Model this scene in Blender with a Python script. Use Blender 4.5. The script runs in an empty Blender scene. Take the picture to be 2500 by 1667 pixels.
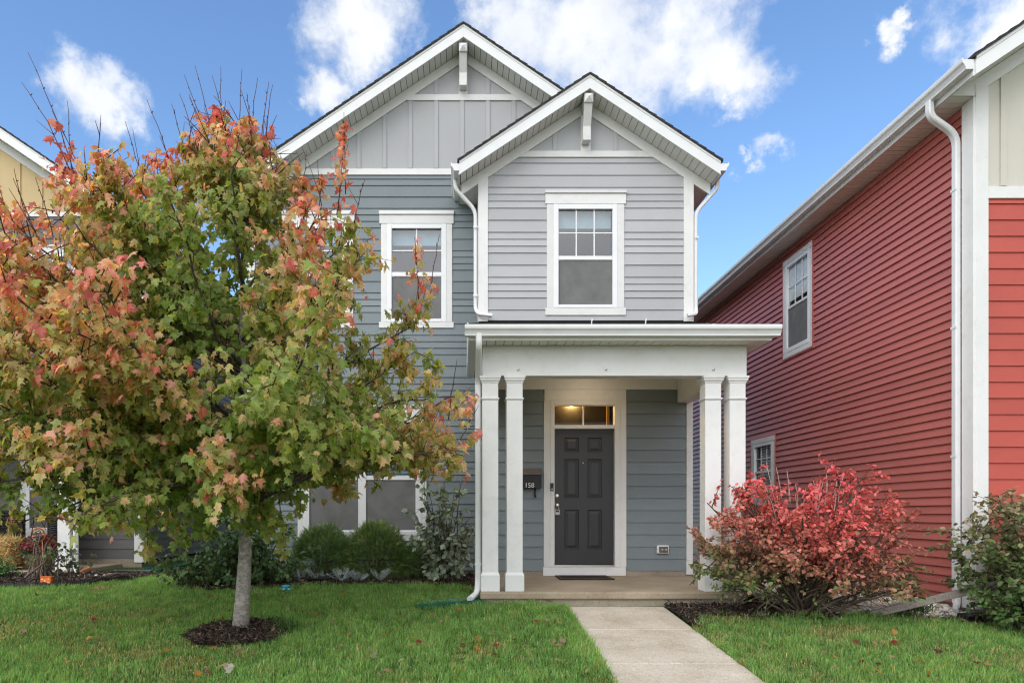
import bpy, bmesh, math, random
import numpy as np
from mathutils import Vector, Matrix
random.seed(7)
rng = np.random.default_rng(7)
R = math.radians
S = bpy.context.scene
COL = S.collection

# ------------------------------------------------------------------ camera
CAMZ = 0.924                      # metres above the porch floor (z = 0)
F = 1700.0                        # focal length in photo pixels (photo 2500 wide, 24 mm class lens)
PX, PY = 1125.0, 1252.0           # vanishing point of the lines running away from us
cam = bpy.data.cameras.new('camera')
camo = bpy.data.objects.new('camera', cam)
COL.objects.link(camo)
camo.location = (0, 0, CAMZ)
camo.rotation_euler = (R(90), 0, 0)
cam.sensor_width = 36.0
cam.lens = 36.0 * F / 2500
cam.shift_x = (1250 - PX) / 2500
cam.shift_y = (PY - 833.5) / 2500
cam.clip_end = 2000
S.camera = camo
S.render.resolution_x, S.render.resolution_y = 1024, 682

# ------------------------------------------------------------------ sky, sun, exposure
SUN_EL, SUN_AZ = 40.0, 214.0      # azimuth clockwise from +Y; the sun stands behind the camera
S.view_settings.view_transform = 'Standard'
S.view_settings.look = 'None'
S.view_settings.exposure = 0.95
S.view_settings.gamma = 1.0
S.view_settings.use_curve_mapping = False
try:
    S.cycles.use_denoising = True
    S.cycles.denoiser = 'OPENIMAGEDENOISE'
    S.cycles.denoising_input_passes = 'RGB_ALBEDO_NORMAL'
    S.cycles.max_bounces = 8
    S.cycles.transparent_max_bounces = 12
    S.cycles.caustics_reflective = False
    S.cycles.caustics_refractive = False
    S.cycles.sample_clamp_indirect = 6.0
    S.cycles.pixel_filter_type = 'BLACKMAN_HARRIS'
    S.cycles.filter_width = 1.2
except Exception:
    pass

def make_world():
    w = bpy.data.worlds.new('World')
    S.world = w
    w.use_nodes = True
    nt = w.node_tree
    nt.nodes.clear()
    N, L = nt.nodes.new, nt.links.new
    out = N('ShaderNodeOutputWorld')
    bg = N('ShaderNodeBackground')
    bg.inputs['Strength'].default_value = 0.108
    L(bg.outputs[0], out.inputs[0])
    sky = N('ShaderNodeTexSky')
    sky.sky_type = 'NISHITA'
    sky.sun_disc = False
    sky.sun_elevation = R(SUN_EL)
    sky.sun_rotation = R(SUN_AZ)
    sky.altitude = 0
    sky.air_density = 1.15
    sky.dust_density = 0.35
    sky.ozone_density = 2.2
    tc = N('ShaderNodeTexCoord')
    # wispy warping of the direction
    n1 = N('ShaderNodeTexNoise'); n1.inputs['Scale'].default_value = 5.5
    n1.inputs['Detail'].default_value = 8; n1.inputs['Roughness'].default_value = 0.62
    L(tc.outputs['Generated'], n1.inputs['Vector'])
    sub = N('ShaderNodeVectorMath'); sub.operation = 'SUBTRACT'
    L(n1.outputs['Color'], sub.inputs[0]); sub.inputs[1].default_value = (.5, .5, .5)
    scl = N('ShaderNodeVectorMath'); scl.operation = 'SCALE'
    L(sub.outputs[0], scl.inputs[0]); scl.inputs['Scale'].default_value = 0.13
    add = N('ShaderNodeVectorMath'); add.operation = 'ADD'
    n1b = N('ShaderNodeTexNoise'); n1b.inputs['Scale'].default_value = 21; n1b.inputs['Detail'].default_value = 7; n1b.inputs['Roughness'].default_value = .65
    L(tc.outputs['Generated'], n1b.inputs['Vector'])
    sb2 = N('ShaderNodeVectorMath'); sb2.operation = 'SUBTRACT'; L(n1b.outputs['Color'], sb2.inputs[0]); sb2.inputs[1].default_value = (.5, .5, .5)
    sc2 = N('ShaderNodeVectorMath'); sc2.operation = 'SCALE'; L(sb2.outputs[0], sc2.inputs[0]); sc2.inputs['Scale'].default_value = .075
    ad2 = N('ShaderNodeVectorMath'); ad2.operation = 'ADD'; L(scl.outputs[0], ad2.inputs[0]); L(sc2.outputs[0], ad2.inputs[1])
    L(tc.outputs['Generated'], add.inputs[0]); L(ad2.outputs[0], add.inputs[1])
    def d(px, py):
        v = Vector(((px - PX) / F, 1, (PY - py) / F)); return v.normalized()
    blobs = []
    k = 2500 / 2352.0
    for (x, y, r) in [(1130,0,70),(1230,30,130),(1330,60,165),(1450,60,170),(1560,70,170),(1650,120,120),(1720,170,95),(1690,230,55),(1590,215,40),(1480,150,120),(1350,140,110),
                      (800,20,105),(870,70,115),(900,110,95),(830,150,70),(740,205,70),(690,225,40),(730,255,36),
                      (170,180,85),(215,230,95),(240,270,75),(140,140,45),
                      (1765,348,44),(1730,368,28),(1905,340,14),(1990,330,34),(1960,362,24),(2050,62,38),(2100,35,30),(1935,102,20),
                      (2320,50,110),(2270,85,80),(2380,20,140),(2180,70,16),(1622,440,22),(450,0,24),(1850,342,12)]:
        if r < 25: continue
        blobs.append((d(x * k, y * k), r * k / F * 1.05, 1.0 if r > 45 else .82))
    rs = random.Random(3)
    for i in range(26):                     # the same scattered clouds go on round the rest of the sky
        az = R(rs.uniform(62, 298)); el = R(rs.uniform(8, 60))
        c = Vector((math.sin(az) * math.cos(el), math.cos(az) * math.cos(el), math.sin(el)))
        for j in range(2):
            o = Vector((rs.uniform(-.12, .12), rs.uniform(-.12, .12), rs.uniform(-.05, .05)))
            blobs.append(((c + o).normalized(), rs.uniform(.06, .16), 1.0))
    acc = None
    for c, r, am in blobs:
        vd = N('ShaderNodeVectorMath'); vd.operation = 'DISTANCE'
        L(add.outputs[0], vd.inputs[0]); vd.inputs[1].default_value = c
        m = N('ShaderNodeMath'); m.operation = 'MULTIPLY_ADD'
        L(vd.outputs['Value'], m.inputs[0]); m.inputs[1].default_value = -1.0 / r; m.inputs[2].default_value = am
        if acc is None:
            acc = m
        else:
            mx = N('ShaderNodeMath'); mx.operation = 'SMOOTH_MAX'
            L(acc.outputs[0], mx.inputs[0]); L(m.outputs[0], mx.inputs[1]); mx.inputs[2].default_value = 0.22
            acc = mx
    n2 = N('ShaderNodeTexNoise'); n2.inputs['Scale'].default_value = 15
    n2.inputs['Detail'].default_value = 9; n2.inputs['Roughness'].default_value = 0.6
    L(tc.outputs['Generated'], n2.inputs['Vector'])
    ma = N('ShaderNodeMath'); ma.operation = 'MULTIPLY_ADD'
    L(n2.outputs['Fac'], ma.inputs[0]); ma.inputs[1].default_value = 1.5; L(acc.outputs[0], ma.inputs[2])
    # behind and above us the cover closes up, as the shadowless light shows
    n4 = N('ShaderNodeTexNoise'); n4.inputs['Scale'].default_value = 2.4; n4.inputs['Detail'].default_value = 6
    L(tc.outputs['Generated'], n4.inputs['Vector'])
    dt = N('ShaderNodeVectorMath'); dt.operation = 'DOT_PRODUCT'
    L(tc.outputs['Generated'], dt.inputs[0]); dt.inputs[1].default_value = Vector((.05, 1, .38)).normalized()
    rg = N('ShaderNodeMapRange'); L(dt.outputs['Value'], rg.inputs['Value'])
    rg.inputs['From Min'].default_value = .78; rg.inputs['From Max'].default_value = .35
    rg.inputs['To Min'].default_value = -.6; rg.inputs['To Max'].default_value = .62
    cv = N('ShaderNodeMath'); cv.operation = 'ADD'; L(n4.outputs['Fac'], cv.inputs[0]); L(rg.outputs[0], cv.inputs[1])
    cm = N('ShaderNodeMath'); cm.operation = 'MAXIMUM'; L(ma.outputs[0], cm.inputs[0]); L(cv.outputs[0], cm.inputs[1])
    cm2 = N('ShaderNodeMath'); cm2.operation = 'MULTIPLY_ADD'; L(cv.outputs[0], cm2.inputs[0]); cm2.inputs[1].default_value = 1.35; cm2.inputs[2].default_value = 0.0
    L(cm2.outputs[0], cm.inputs[1])
    mr = N('ShaderNodeMapRange'); mr.interpolation_type = 'SMOOTHSTEP'
    L(cm.outputs[0], mr.inputs['Value'])
    mr.inputs['From Min'].default_value = 0.80; mr.inputs['From Max'].default_value = 1.62
    mr.inputs['To Min'].default_value = 0.0; mr.inputs['To Max'].default_value = 0.97
    # cloud shade: slightly greyer cores
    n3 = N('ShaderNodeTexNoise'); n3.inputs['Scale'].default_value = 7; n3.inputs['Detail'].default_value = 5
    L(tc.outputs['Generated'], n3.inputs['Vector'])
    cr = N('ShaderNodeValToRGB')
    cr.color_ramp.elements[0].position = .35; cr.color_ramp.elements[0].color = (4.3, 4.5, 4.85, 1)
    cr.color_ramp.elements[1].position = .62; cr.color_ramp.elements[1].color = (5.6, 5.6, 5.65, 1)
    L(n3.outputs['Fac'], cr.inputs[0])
    # clouds brighten towards the sun they veil, boosted as fill light from behind
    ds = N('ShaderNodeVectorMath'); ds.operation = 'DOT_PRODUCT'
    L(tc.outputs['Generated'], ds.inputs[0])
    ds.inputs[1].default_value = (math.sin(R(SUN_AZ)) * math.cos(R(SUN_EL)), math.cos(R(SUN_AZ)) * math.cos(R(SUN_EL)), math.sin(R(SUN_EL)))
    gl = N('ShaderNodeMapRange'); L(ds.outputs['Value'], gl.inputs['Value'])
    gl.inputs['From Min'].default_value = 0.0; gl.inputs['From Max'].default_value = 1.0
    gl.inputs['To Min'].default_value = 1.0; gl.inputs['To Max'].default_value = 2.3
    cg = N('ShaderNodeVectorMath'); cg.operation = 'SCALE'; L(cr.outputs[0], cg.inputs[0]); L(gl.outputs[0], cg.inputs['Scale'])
    hs = N('ShaderNodeHueSaturation')
    hs.inputs['Hue'].default_value = 0.504; hs.inputs['Saturation'].default_value = 1.14; hs.inputs['Value'].default_value = 1.14
    L(sky.outputs[0], hs.inputs['Color'])
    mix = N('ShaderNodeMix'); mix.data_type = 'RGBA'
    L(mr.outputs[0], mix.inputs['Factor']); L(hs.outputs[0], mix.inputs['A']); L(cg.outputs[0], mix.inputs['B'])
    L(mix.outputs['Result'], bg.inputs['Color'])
make_world()
sun = bpy.data.lights.new('sun', 'SUN')
sun.energy = .5
sun.angle = R(30)
sun.color = (1.0, .955, .89)
suno = bpy.data.objects.new('sun', sun)
COL.objects.link(suno)
_sd = Vector((math.sin(R(SUN_AZ)) * math.cos(R(SUN_EL)), math.cos(R(SUN_AZ)) * math.cos(R(SUN_EL)), math.sin(R(SUN_EL))))
suno.rotation_euler = _sd.to_track_quat('Z', 'Y').to_euler()
suno.location = (0, -5, 20)

# ------------------------------------------------------------------ helpers
def Xp(px, D): return (px - PX) * D / F
def Zp(py, D): return CAMZ + (PY - py) * D / F

class Nodes:
    def __init__(s, name):
        s.m = bpy.data.materials.new(name); s.m.use_nodes = True
        s.nt = s.m.node_tree; s.nt.nodes.clear()
        s.out = s.n('ShaderNodeOutputMaterial')
        s.tc = s.n('ShaderNodeTexCoord')
    def n(s, t, **kw):
        x = s.nt.nodes.new(t)
        for k, v in kw.items(): setattr(x, k, v)
        return x
    def l(s, a, b): s.nt.links.new(a, b)
    def noise(s, scale, detail=4, rough=.55, stretch=None, coord='Object'):
        t = s.n('ShaderNodeTexNoise')
        t.inputs['Scale'].default_value = scale; t.inputs['Detail'].default_value = detail; t.inputs['Roughness'].default_value = rough
        if stretch:
            mp = s.n('ShaderNodeMapping'); mp.inputs['Scale'].default_value = stretch
            s.l(s.tc.outputs[coord], mp.inputs[0]); s.l(mp.outputs[0], t.inputs['Vector'])
        else:
            s.l(s.tc.outputs[coord], t.inputs['Vector'])
        return t
    def ramp(s, src, stops):
        r = s.n('ShaderNodeValToRGB')
        e = r.color_ramp.elements
        while len(e) < len(stops): e.new(.5)
        for i, (p, c) in enumerate(stops):
            e[i].position = p; e[i].color = (c[0], c[1], c[2], 1)
        s.l(src, r.inputs[0]); return r
    def mix(s, a, b, fac, mode='MIX'):
        m = s.n('ShaderNodeMix', data_type='RGBA', blend_type=mode)
        for key, v in (('A', a), ('B', b), ('Factor', fac)):
            if isinstance(v, (int, float)): m.inputs[key].default_value = v
            elif isinstance(v, tuple): m.inputs[key].default_value = (v[0], v[1], v[2], 1)
            else: s.l(v, m.inputs[key])
        return m.outputs['Result']
    def pbsdf(s, col, rough=.6, spec=.4, metal=0):
        p = s.n('ShaderNodeBsdfPrincipled')
        if isinstance(col, tuple): p.inputs['Base Color'].default_value = (*col[:3], 1)
        else: s.l(col, p.inputs['Base Color'])
        if isinstance(rough, (int, float)): p.inputs['Roughness'].default_value = rough
        else: s.l(rough, p.inputs['Roughness'])
        p.inputs['Specular IOR Level'].default_value = spec
        p.inputs['Metallic'].default_value = metal
        return p
    def bump(s, src, p, strength=.3, dist=.01):
        b = s.n('ShaderNodeBump'); b.inputs['Strength'].default_value = strength; b.inputs['Distance'].default_value = dist
        s.l(src, b.inputs['Height']); s.l(b.outputs[0], p.inputs['Normal'])
    def done(s, sh):
        s.l(sh, s.out.inputs['Surface']); return s.m

def paint(name, col, rough=.55, var=.12, grain=(1.2, 30, 40), bump=.25, dirt=.18, spec=.35):
    """painted cladding: slow blotches, board to board tone, wood-grain relief, light weathering"""
    k = Nodes(name)
    n1 = k.noise(1.3, 5)
    c = k.ramp(n1.outputs['Fac'], [(.3, tuple(v * (1 - var) for v in col)), (.7, tuple(min(1, v * (1 + var * .5)) for v in col))]).outputs[0]
    n2 = k.noise(6, 7, .7)
    d = k.ramp(n2.outputs['Fac'], [(.5, (0, 0, 0)), (.78, (dirt, dirt, dirt))]).outputs[0]
    c = k.mix(c, (col[0] * .55, col[1] * .53, col[2] * .48), d)
    oi = k.n('ShaderNodeObjectInfo')
    rr = k.ramp(oi.outputs['Random'], [(0, (.93, .93, .93)), (1, (1.05, 1.05, 1.05))]).outputs[0]
    c = k.mix(c, rr, 1.0, 'MULTIPLY')
    p = k.pbsdf(c, rough, spec)
    g = k.noise(7, 6, .65, grain)
    k.bump(g.outputs['Fac'], p, bump, .006)
    return k.done(p.outputs[0])

def plain(name, col, rough=.5, spec=.4, metal=0, var=.1, nscale=8, bump=.1):
    k = Nodes(name)
    n = k.noise(nscale, 6)
    c = k.ramp(n.outputs['Fac'], [(.3, tuple(v * (1 - var) for v in col)), (.72, tuple(min(1, v * (1 + var)) for v in col))]).outputs[0]
    p = k.pbsdf(c, rough, spec, metal)
    k.bump(n.outputs['Fac'], p, bump, .004)
    return k.done(p.outputs[0])

def leafmat(name, trans=.3, rough=.45, spec=.35, pale=(.42, .45, .34), palef=.35):
    """leaf colour comes from the leaf's own colour attribute; undersides are paler"""
    k = Nodes(name)
    a = k.n('ShaderNodeVertexColor', layer_name='Col')
    n = k.noise(60, 3)
    v = k.ramp(n.outputs['Fac'], [(.3, (.78, .78, .78)), (.7, (1.15, 1.15, 1.15))]).outputs[0]
    c = k.mix(a.outputs['Color'], v, 1.0, 'MULTIPLY')
    g = k.n('ShaderNodeNewGeometry')
    bf = k.n('ShaderNodeMath', operation='MULTIPLY'); k.l(g.outputs['Backfacing'], bf.inputs[0]); bf.inputs[1].default_value = palef
    c2 = k.mix(c, pale, bf.outputs[0])
    p = k.pbsdf(c2, rough, spec)
    t = k.n('ShaderNodeBsdfTranslucent')
    tcol = k.mix(c, (1.5, 1.35, .7), 1.0, 'MULTIPLY'); k.l(tcol, t.inputs['Color'])
    m = k.n('ShaderNodeMixShader'); m.inputs[0].default_value = trans
    k.l(p.outputs[0], m.inputs[1]); k.l(t.outputs[0], m.inputs[2])
    return k.done(m.outputs[0])

def glassmat(name, refl=.16, tint=(.55, .69, .77), blend=.3):
    k = Nodes(name)
    n = k.noise(1.7, 2)
    gl = k.n('ShaderNodeBsdfGlossy'); gl.inputs['Roughness'].default_value = .015
    b = k.n('ShaderNodeBump'); b.inputs['Strength'].default_value = .05; b.inputs['Distance'].default_value = .02
    k.l(n.outputs['Fac'], b.inputs['Height']); k.l(b.outputs[0], gl.inputs['Normal'])
    tr = k.n('ShaderNodeBsdfTransparent'); tr.inputs['Color'].default_value = (*tint, 1)
    lw = k.n('ShaderNodeLayerWeight'); lw.inputs['Blend'].default_value = .5
    pw = k.n('ShaderNodeMath', operation='POWER'); k.l(lw.outputs['Facing'], pw.inputs[0]); pw.inputs[1].default_value = 4.5
    ad = k.n('ShaderNodeMath', operation='MULTIPLY_ADD', use_clamp=True); k.l(pw.outputs[0], ad.inputs[0]); ad.inputs[1].default_value = .85; ad.inputs[2].default_value = refl
    m = k.n('ShaderNodeMixShader'); k.l(ad.outputs[0], m.inputs[0]); k.l(tr.outputs[0], m.inputs[1]); k.l(gl.outputs[0], m.inputs[2])
    return k.done(m.outputs[0])

def screenmat(name, col=(.20, .20, .198), see=.25):
    k = Nodes(name)
    n = k.noise(4, 4)
    c = k.ramp(n.outputs['Fac'], [(.3, tuple(v * .85 for v in col)), (.7, tuple(v * 1.2 for v in col))]).outputs[0]
    p = k.pbsdf(c, .75, .3)
    tr = k.n('ShaderNodeBsdfTransparent'); tr.inputs['Color'].default_value = (.8, .8, .8, 1)
    m = k.n('ShaderNodeMixShader'); m.inputs[0].default_value = see
    k.l(p.outputs[0], m.inputs[1]); k.l(tr.outputs[0], m.inputs[2])
    return k.done(m.outputs[0])

def emit(name, col, st):
    k = Nodes(name)
    e = k.n('ShaderNodeEmission'); e.inputs['Color'].default_value = (*col, 1); e.inputs['Strength'].default_value = st
    return k.done(e.outputs[0])

def concrete(name, a, b, speck=.35, nscale=3, grit=180):
    k = Nodes(name)
    n = k.noise(nscale, 8, .65)
    c = k.ramp(n.outputs['Fac'], [(.28, a), (.72, b)]).outputs[0]
    g = k.noise(grit, 2, .5)
    s = k.ramp(g.outputs['Fac'], [(.3, (1 - speck,) * 3), (.55, (1, 1, 1)), (.75, (1 + speck * .35,) * 3)]).outputs[0]
    c = k.mix(c, s, 1.0, 'MULTIPLY')
    g2 = k.noise(34, 5, .7)
    s2 = k.ramp(g2.outputs['Fac'], [(.52, (1, 1, 1)), (.7, (.72, .62, .5))]).outputs[0]
    c = k.mix(c, s2, .8, 'MULTIPLY')
    p = k.pbsdf(c, .85, .25)
    k.bump(g.outputs['Fac'], p, .35, .003)
    return k.done(p.outputs[0])

def shinglemat(name):
    k = Nodes(name)
    n = k.noise(9, 5, .7)
    c = k.ramp(n.outputs['Fac'], [(.3, (.022, .02, .02)), (.6, (.05, .045, .042)), (.8, (.085, .075, .068))]).outputs[0]
    p = k.pbsdf(c, .9, .2)
    g = k.noise(220, 2)
    k.bump(g.outputs['Fac'], p, .5, .003)
    return k.done(p.outputs[0])

M = {}
M['white'] = paint('white_trim_paint', (.73, .73, .715), .5, .05, (2, 26, 26), .22, .26)
M['alum'] = plain('white_aluminium', (.73, .74, .74), .32, .5, 0, .04, 5, .04)
M['vinyl'] = plain('white_vinyl', (.77, .78, .79), .3, .5, 0, .03, 5, .03)
M['soffit'] = plain('white_soffit_vinyl', (.74, .74, .71), .45, .4, 0, .05, 4, .05)
M['slate'] = paint('slate_grey_siding', (.195, .23, .245), .6, .07, (1, 22, 45), .35, .10)
M['pale'] = paint('pale_grey_siding', (.43, .436, .445), .6, .05, (1, 22, 45), .3, .07)
M['panel'] = paint('pale_grey_panel', (.415, .42, .428), .6, .05, (25, 1, 2), .2, .06)
M['red'] = paint('red_fibre_siding', (.46, .084, .062), .55, .08, (1, 20, 55), .45, .07)
M['redv'] = paint('red_vinyl_siding', (.45, .130, .108), .36, .06, (20, 1, 45), .15, .05, .6)
M['cream'] = paint('cream_panel', (.60, .575, .50), .6, .05, (30, 1, 2), .2, .06)
M['beige'] = paint('beige_panel', (.60, .45, .23), .6, .05, (30, 1, 2), .2, .06)
M['taupe'] = paint('taupe_siding', (.135, .13, .126), .6, .07, (1, 20, 45), .3, .08)
M['shingle'] = shinglemat('asphalt_shingle')
M['sheath'] = plain('dark_sheathing', (.05, .05, .05), .9, .1)
M['found'] = concrete('foundation_concrete', (.25, .21, .16), (.40, .35, .28), .2, 2.5, 90)
M['porch'] = concrete('porch_concrete', (.27, .215, .145), (.43, .36, .27), .3, 1.6, 150)
M['walk'] = concrete('walk_concrete', (.43, .365, .275), (.63, .575, .49), .42, 2.6, 130)
M['door'] = paint('charcoal_door_paint', (.038, .037, .04), .38, .08, (30, 30, 1.5), .25, .04, .4)
M['metal'] = plain('satin_nickel', (.62, .60, .57), .28, .5, .9, .05)
M['black'] = plain('black_plastic', (.02, .02, .022), .5, .4)
M['glass'] = glassmat('window_glass')
M['glassd'] = glassmat('transom_glass', .02, (.92, .9, .85), .2)
M['glassb'] = glassmat('side_window_glass', .04, (.9, .94, .95), .1)
M['screen'] = screenmat('insect_screen')
M['blind'] = plain('white_blind', (.72, .73, .72), .6, .3)
M['room'] = plain('dim_room', (.10, .10, .105), .9, .1)
M['foyer'] = plain('tan_foyer_wall', (.50, .36, .18), .8, .2)
M['lamp'] = emit('warm_lamp', (1.0, .60, .20), 130.0)
M['lampp'] = emit('warm_porch_lamp', (1.0, .76, .52), 12.0)

def link(o, parent=None):
    COL.objects.link(o)
    if parent is not None:
        o.parent = parent
        o.matrix_parent_inverse = Matrix.Translation(-Vector(parent.get('_o', (0, 0, 0)))) if '_o' in parent.keys() else Matrix.Identity(4)
    return o

def mesh_obj(name, verts, faces, mat, parent=None, smooth=False, recalc=True, bevel=0):
    me = bpy.data.meshes.new(name)
    me.from_pydata([tuple(v) for v in verts], [], faces)
    if recalc or bevel:
        bm = bmesh.new(); bm.from_mesh(me)
        if recalc: bmesh.ops.recalc_face_normals(bm, faces=bm.faces)
        if bevel:
            bmesh.ops.bevel(bm, geom=list(bm.edges), offset=bevel, segments=1, affect='EDGES', clamp_overlap=True)
        bm.to_mesh(me); bm.free()
    if smooth: me.polygons.foreach_set('use_smooth', [True] * len(me.polygons))
    me.materials.append(mat)
    return link(bpy.data.objects.new(name, me), parent)

BOXF = [(0, 1, 2, 3), (4, 7, 6, 5), (0, 4, 5, 1), (1, 5, 6, 2), (2, 6, 7, 3), (3, 7, 4, 0)]
def boxv(M_, u0, u1, n0, n1, z0, z1):
    return [M_(u, n, z) for z in (z0, z1) for (u, n) in ((u0, n0), (u1, n0), (u1, n1), (u0, n1))]
def boxes(name, M_, bl, mat, parent, bevel=0):
    v, f = [], []
    for b in bl:
        o = len(v); v += boxv(M_, *b); f += [tuple(i + o for i in q) for q in BOXF]
    return mesh_obj(name, v, f, mat, parent, bevel=bevel)
def box(name, M_, u0, u1, n0, n1, z0, z1, mat, parent, bevel=0):
    return boxes(name, M_, [(u0, u1, n0, n1, z0, z1)], mat, parent, bevel)
def front(D): return lambda u, n, z: (u, D - n, z)
def leftw(X): return lambda u, n, z: (X - n, u, z)
def rightw(X): return lambda u, n, z: (X + n, u, z)
W0 = lambda u, n, z: (u, n, z)

def prism(name, M_, poly, n0, n1, mat, parent, bevel=0):
    """polygon of (u, z) points extruded between two depths n0, n1"""
    k = len(poly)
    v = [M_(u, n0, z) for u, z in poly] + [M_(u, n1, z) for u, z in poly]
    f = [tuple(range(k)), tuple(range(2 * k - 1, k - 1, -1))] + [(i, (i + 1) % k, (i + 1) % k + k, i + k) for i in range(k)]
    return mesh_obj(name, v, f, mat, parent, bevel=bevel)
def sweep(name, prof, p0, p1, out, mat, parent):
    """profile of (outward, up) points swept straight from p0 to p1"""
    p0, p1, out = Vector(p0), Vector(p1), Vector(out)
    k = len(prof)
    v = [tuple(p + out * a + Vector((0, 0, b))) for p in (p0, p1) for a, b in prof]
    f = [tuple(range(k)), tuple(range(2 * k - 1, k - 1, -1))] + [(i, (i + 1) % k, (i + 1) % k + k, i + k) for i in range(k)]
    return mesh_obj(name, v, f, mat, parent)
KPROF = [(0, 0), (.078, 0), (.082, .022), (.096, .05), (.116, .072), (.12, .092), (.12, .118), (.108, .118), (.106, .1), (0, .1)]

def pipe(name, pts, w, d, side, mat, parent, corr=False):
    """flat rectangular downspout swept along a bent path lying square to `side`"""
    pts = [Vector(p) for p in pts]; side = Vector(side).normalized()
    v, f = [], []
    for i, p in enumerate(pts):
        t = (pts[min(i + 1, len(pts) - 1)] - pts[max(i - 1, 0)]).normalized()
        o = side.cross(t).normalized()
        ww, dd = w / 2, d / 2
        c = .012
        for a, b in ((-ww + c, -dd), (ww - c, -dd), (ww, -dd + c), (ww, dd - c), (ww - c, dd), (-ww + c, dd), (-ww, dd - c), (-ww, -dd + c)):
            v.append(tuple(p + side * a + o * b))
    for i in range(len(pts) - 1):
        for j in range(8):
            f.append((i * 8 + j, i * 8 + (j + 1) % 8, i * 8 + 8 + (j + 1) % 8, i * 8 + 8 + j))
    f.append(tuple(range(7, -1, -1))); f.append(tuple(range(len(v) - 8, len(v))))
    return mesh_obj(name, v, f, mat, parent)
def bend(pts, r=.06, seg=5):
    """round the corners of a polyline"""
    pts = [Vector(p) for p in pts]; out = [pts[0]]
    for a, b, c in zip(pts, pts[1:], pts[2:]):
        d1, d2 = (a - b), (c - b)
        rr = min(r, d1.length * .45, d2.length * .45)
        p, q = b + d1.normalized() * rr, b + d2.normalized() * rr
        for i in range(seg + 1):
            t = i / seg
            out.append(p * (1 - t) ** 2 + b * 2 * t * (1 - t) + q * t * t)
    out.append(pts[-1]); return out
def tube(pts, rad, n=6):
    pts = [Vector(p) for p in pts]
    v, f = [], []
    for i, p in enumerate(pts):
        t = (pts[min(i + 1, len(pts) - 1)] - pts[max(i - 1, 0)]).normalized()
        a = t.orthogonal().normalized() if i == 0 else (a - t * a.dot(t)).normalized()
        b = t.cross(a)
        r = rad[i] if hasattr(rad, '__len__') else rad
        for j in range(n):
            an = 2 * math.pi * j / n
            v.append(tuple(p + (a * math.cos(an) + b * math.sin(an)) * r))
    for i in range(len(pts) - 1):
        for j in range(n):
            f.append((i * n + j, i * n + (j + 1) % n, i * n + n + (j + 1) % n, i * n + n + j))
    f.append(tuple(range(n - 1, -1, -1))); f.append(tuple(range(len(v) - n, len(v))))
    return v, f
class Acc:
    def __init__(s): s.v, s.f = [], []
    def add(s, vf):
        o = len(s.v); s.v += vf[0]; s.f += [tuple(i + o for i in q) for q in vf[1]]
    def build(s, name, mat, parent, smooth=True): return mesh_obj(name, s.v, s.f, mat, parent, smooth, recalc=False)

def thing(name, label, cat, loc=(0, 0, 0), group=None):
    o = bpy.data.objects.new(name, None)
    o.empty_display_size = .1
    o.location = loc; o['_o'] = tuple(float(c) for c in loc)
    COL.objects.link(o)
    return tag(o, label, cat, group)
def tag(o, label, cat, group=None):
    o['label'] = label; o['category'] = cat
    if group: o['group'] = group
    return o
def kind(o, k): o['kind'] = k; return o

def npmesh(name, V, Fa, mat, parent=None, col=None, smooth=False):
    """mesh from numpy arrays; all faces the same size"""
    me = bpy.data.meshes.new(name)
    V = np.asarray(V, np.float32); Fa = np.asarray(Fa, np.int32)
    me.vertices.add(len(V)); me.vertices.foreach_set('co', V.ravel())
    k = Fa.shape[1]
    me.loops.add(Fa.size); me.loops.foreach_set('vertex_index', Fa.ravel())
    me.polygons.add(len(Fa)); me.polygons.foreach_set('loop_start', np.arange(0, Fa.size, k, dtype=np.int32))
    if smooth: me.polygons.foreach_set('use_smooth', np.ones(len(Fa), bool))
    me.update(calc_edges=True)
    if col is not None:
        a = me.color_attributes.new('Col', 'FLOAT_COLOR', 'POINT')
        c4 = np.ones((len(V), 4), np.float32); c4[:, :3] = col
        a.data.foreach_set('color', c4.ravel())
    me.materials.append(mat)
    return link(bpy.data.objects.new(name, me), parent)
def frames(tip, nor):
    """orthonormal frames from tip directions (local y) and approximate normals (local z)"""
    y = tip / np.maximum(np.linalg.norm(tip, axis=1, keepdims=True), 1e-6)
    z = nor - (nor * y).sum(1, keepdims=True) * y
    z /= np.maximum(np.linalg.norm(z, axis=1, keepdims=True), 1e-6)
    x = np.cross(y, z)
    return np.stack([x, y, z], 2)
def scatter(name, tv, tf, pos, rot, size, col, mat, parent=None, smooth=False, tcol=None):
    """many copies of one small template joined in one mesh; col per copy, tcol per template vertex"""
    tv = np.asarray(tv, float); tf = np.asarray(tf, int); n = len(pos); k = len(tv)
    size = np.asarray(size, float)
    if size.ndim == 1: size = size[:, None]
    P = tv[None] * size[:, None, :] if size.shape[1] == 3 else tv[None] * size[:, None, :]
    V = np.einsum('nij,nkj->nki', rot, P) + pos[:, None, :]
    Fa = (tf[None] + (np.arange(n) * k)[:, None, None]).reshape(-1, tf.shape[1])
    if col.ndim == 2: C = np.repeat(col[:, None, :], k, 1)
    else: C = col
    if tcol is not None: C = C * np.asarray(tcol)[None, :, None]
    return npmesh(name, V.reshape(-1, 3), Fa, mat, parent, C.reshape(-1, 3), smooth)
def rnd(n, k=3): return rng.normal(size=(n, k))

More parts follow.
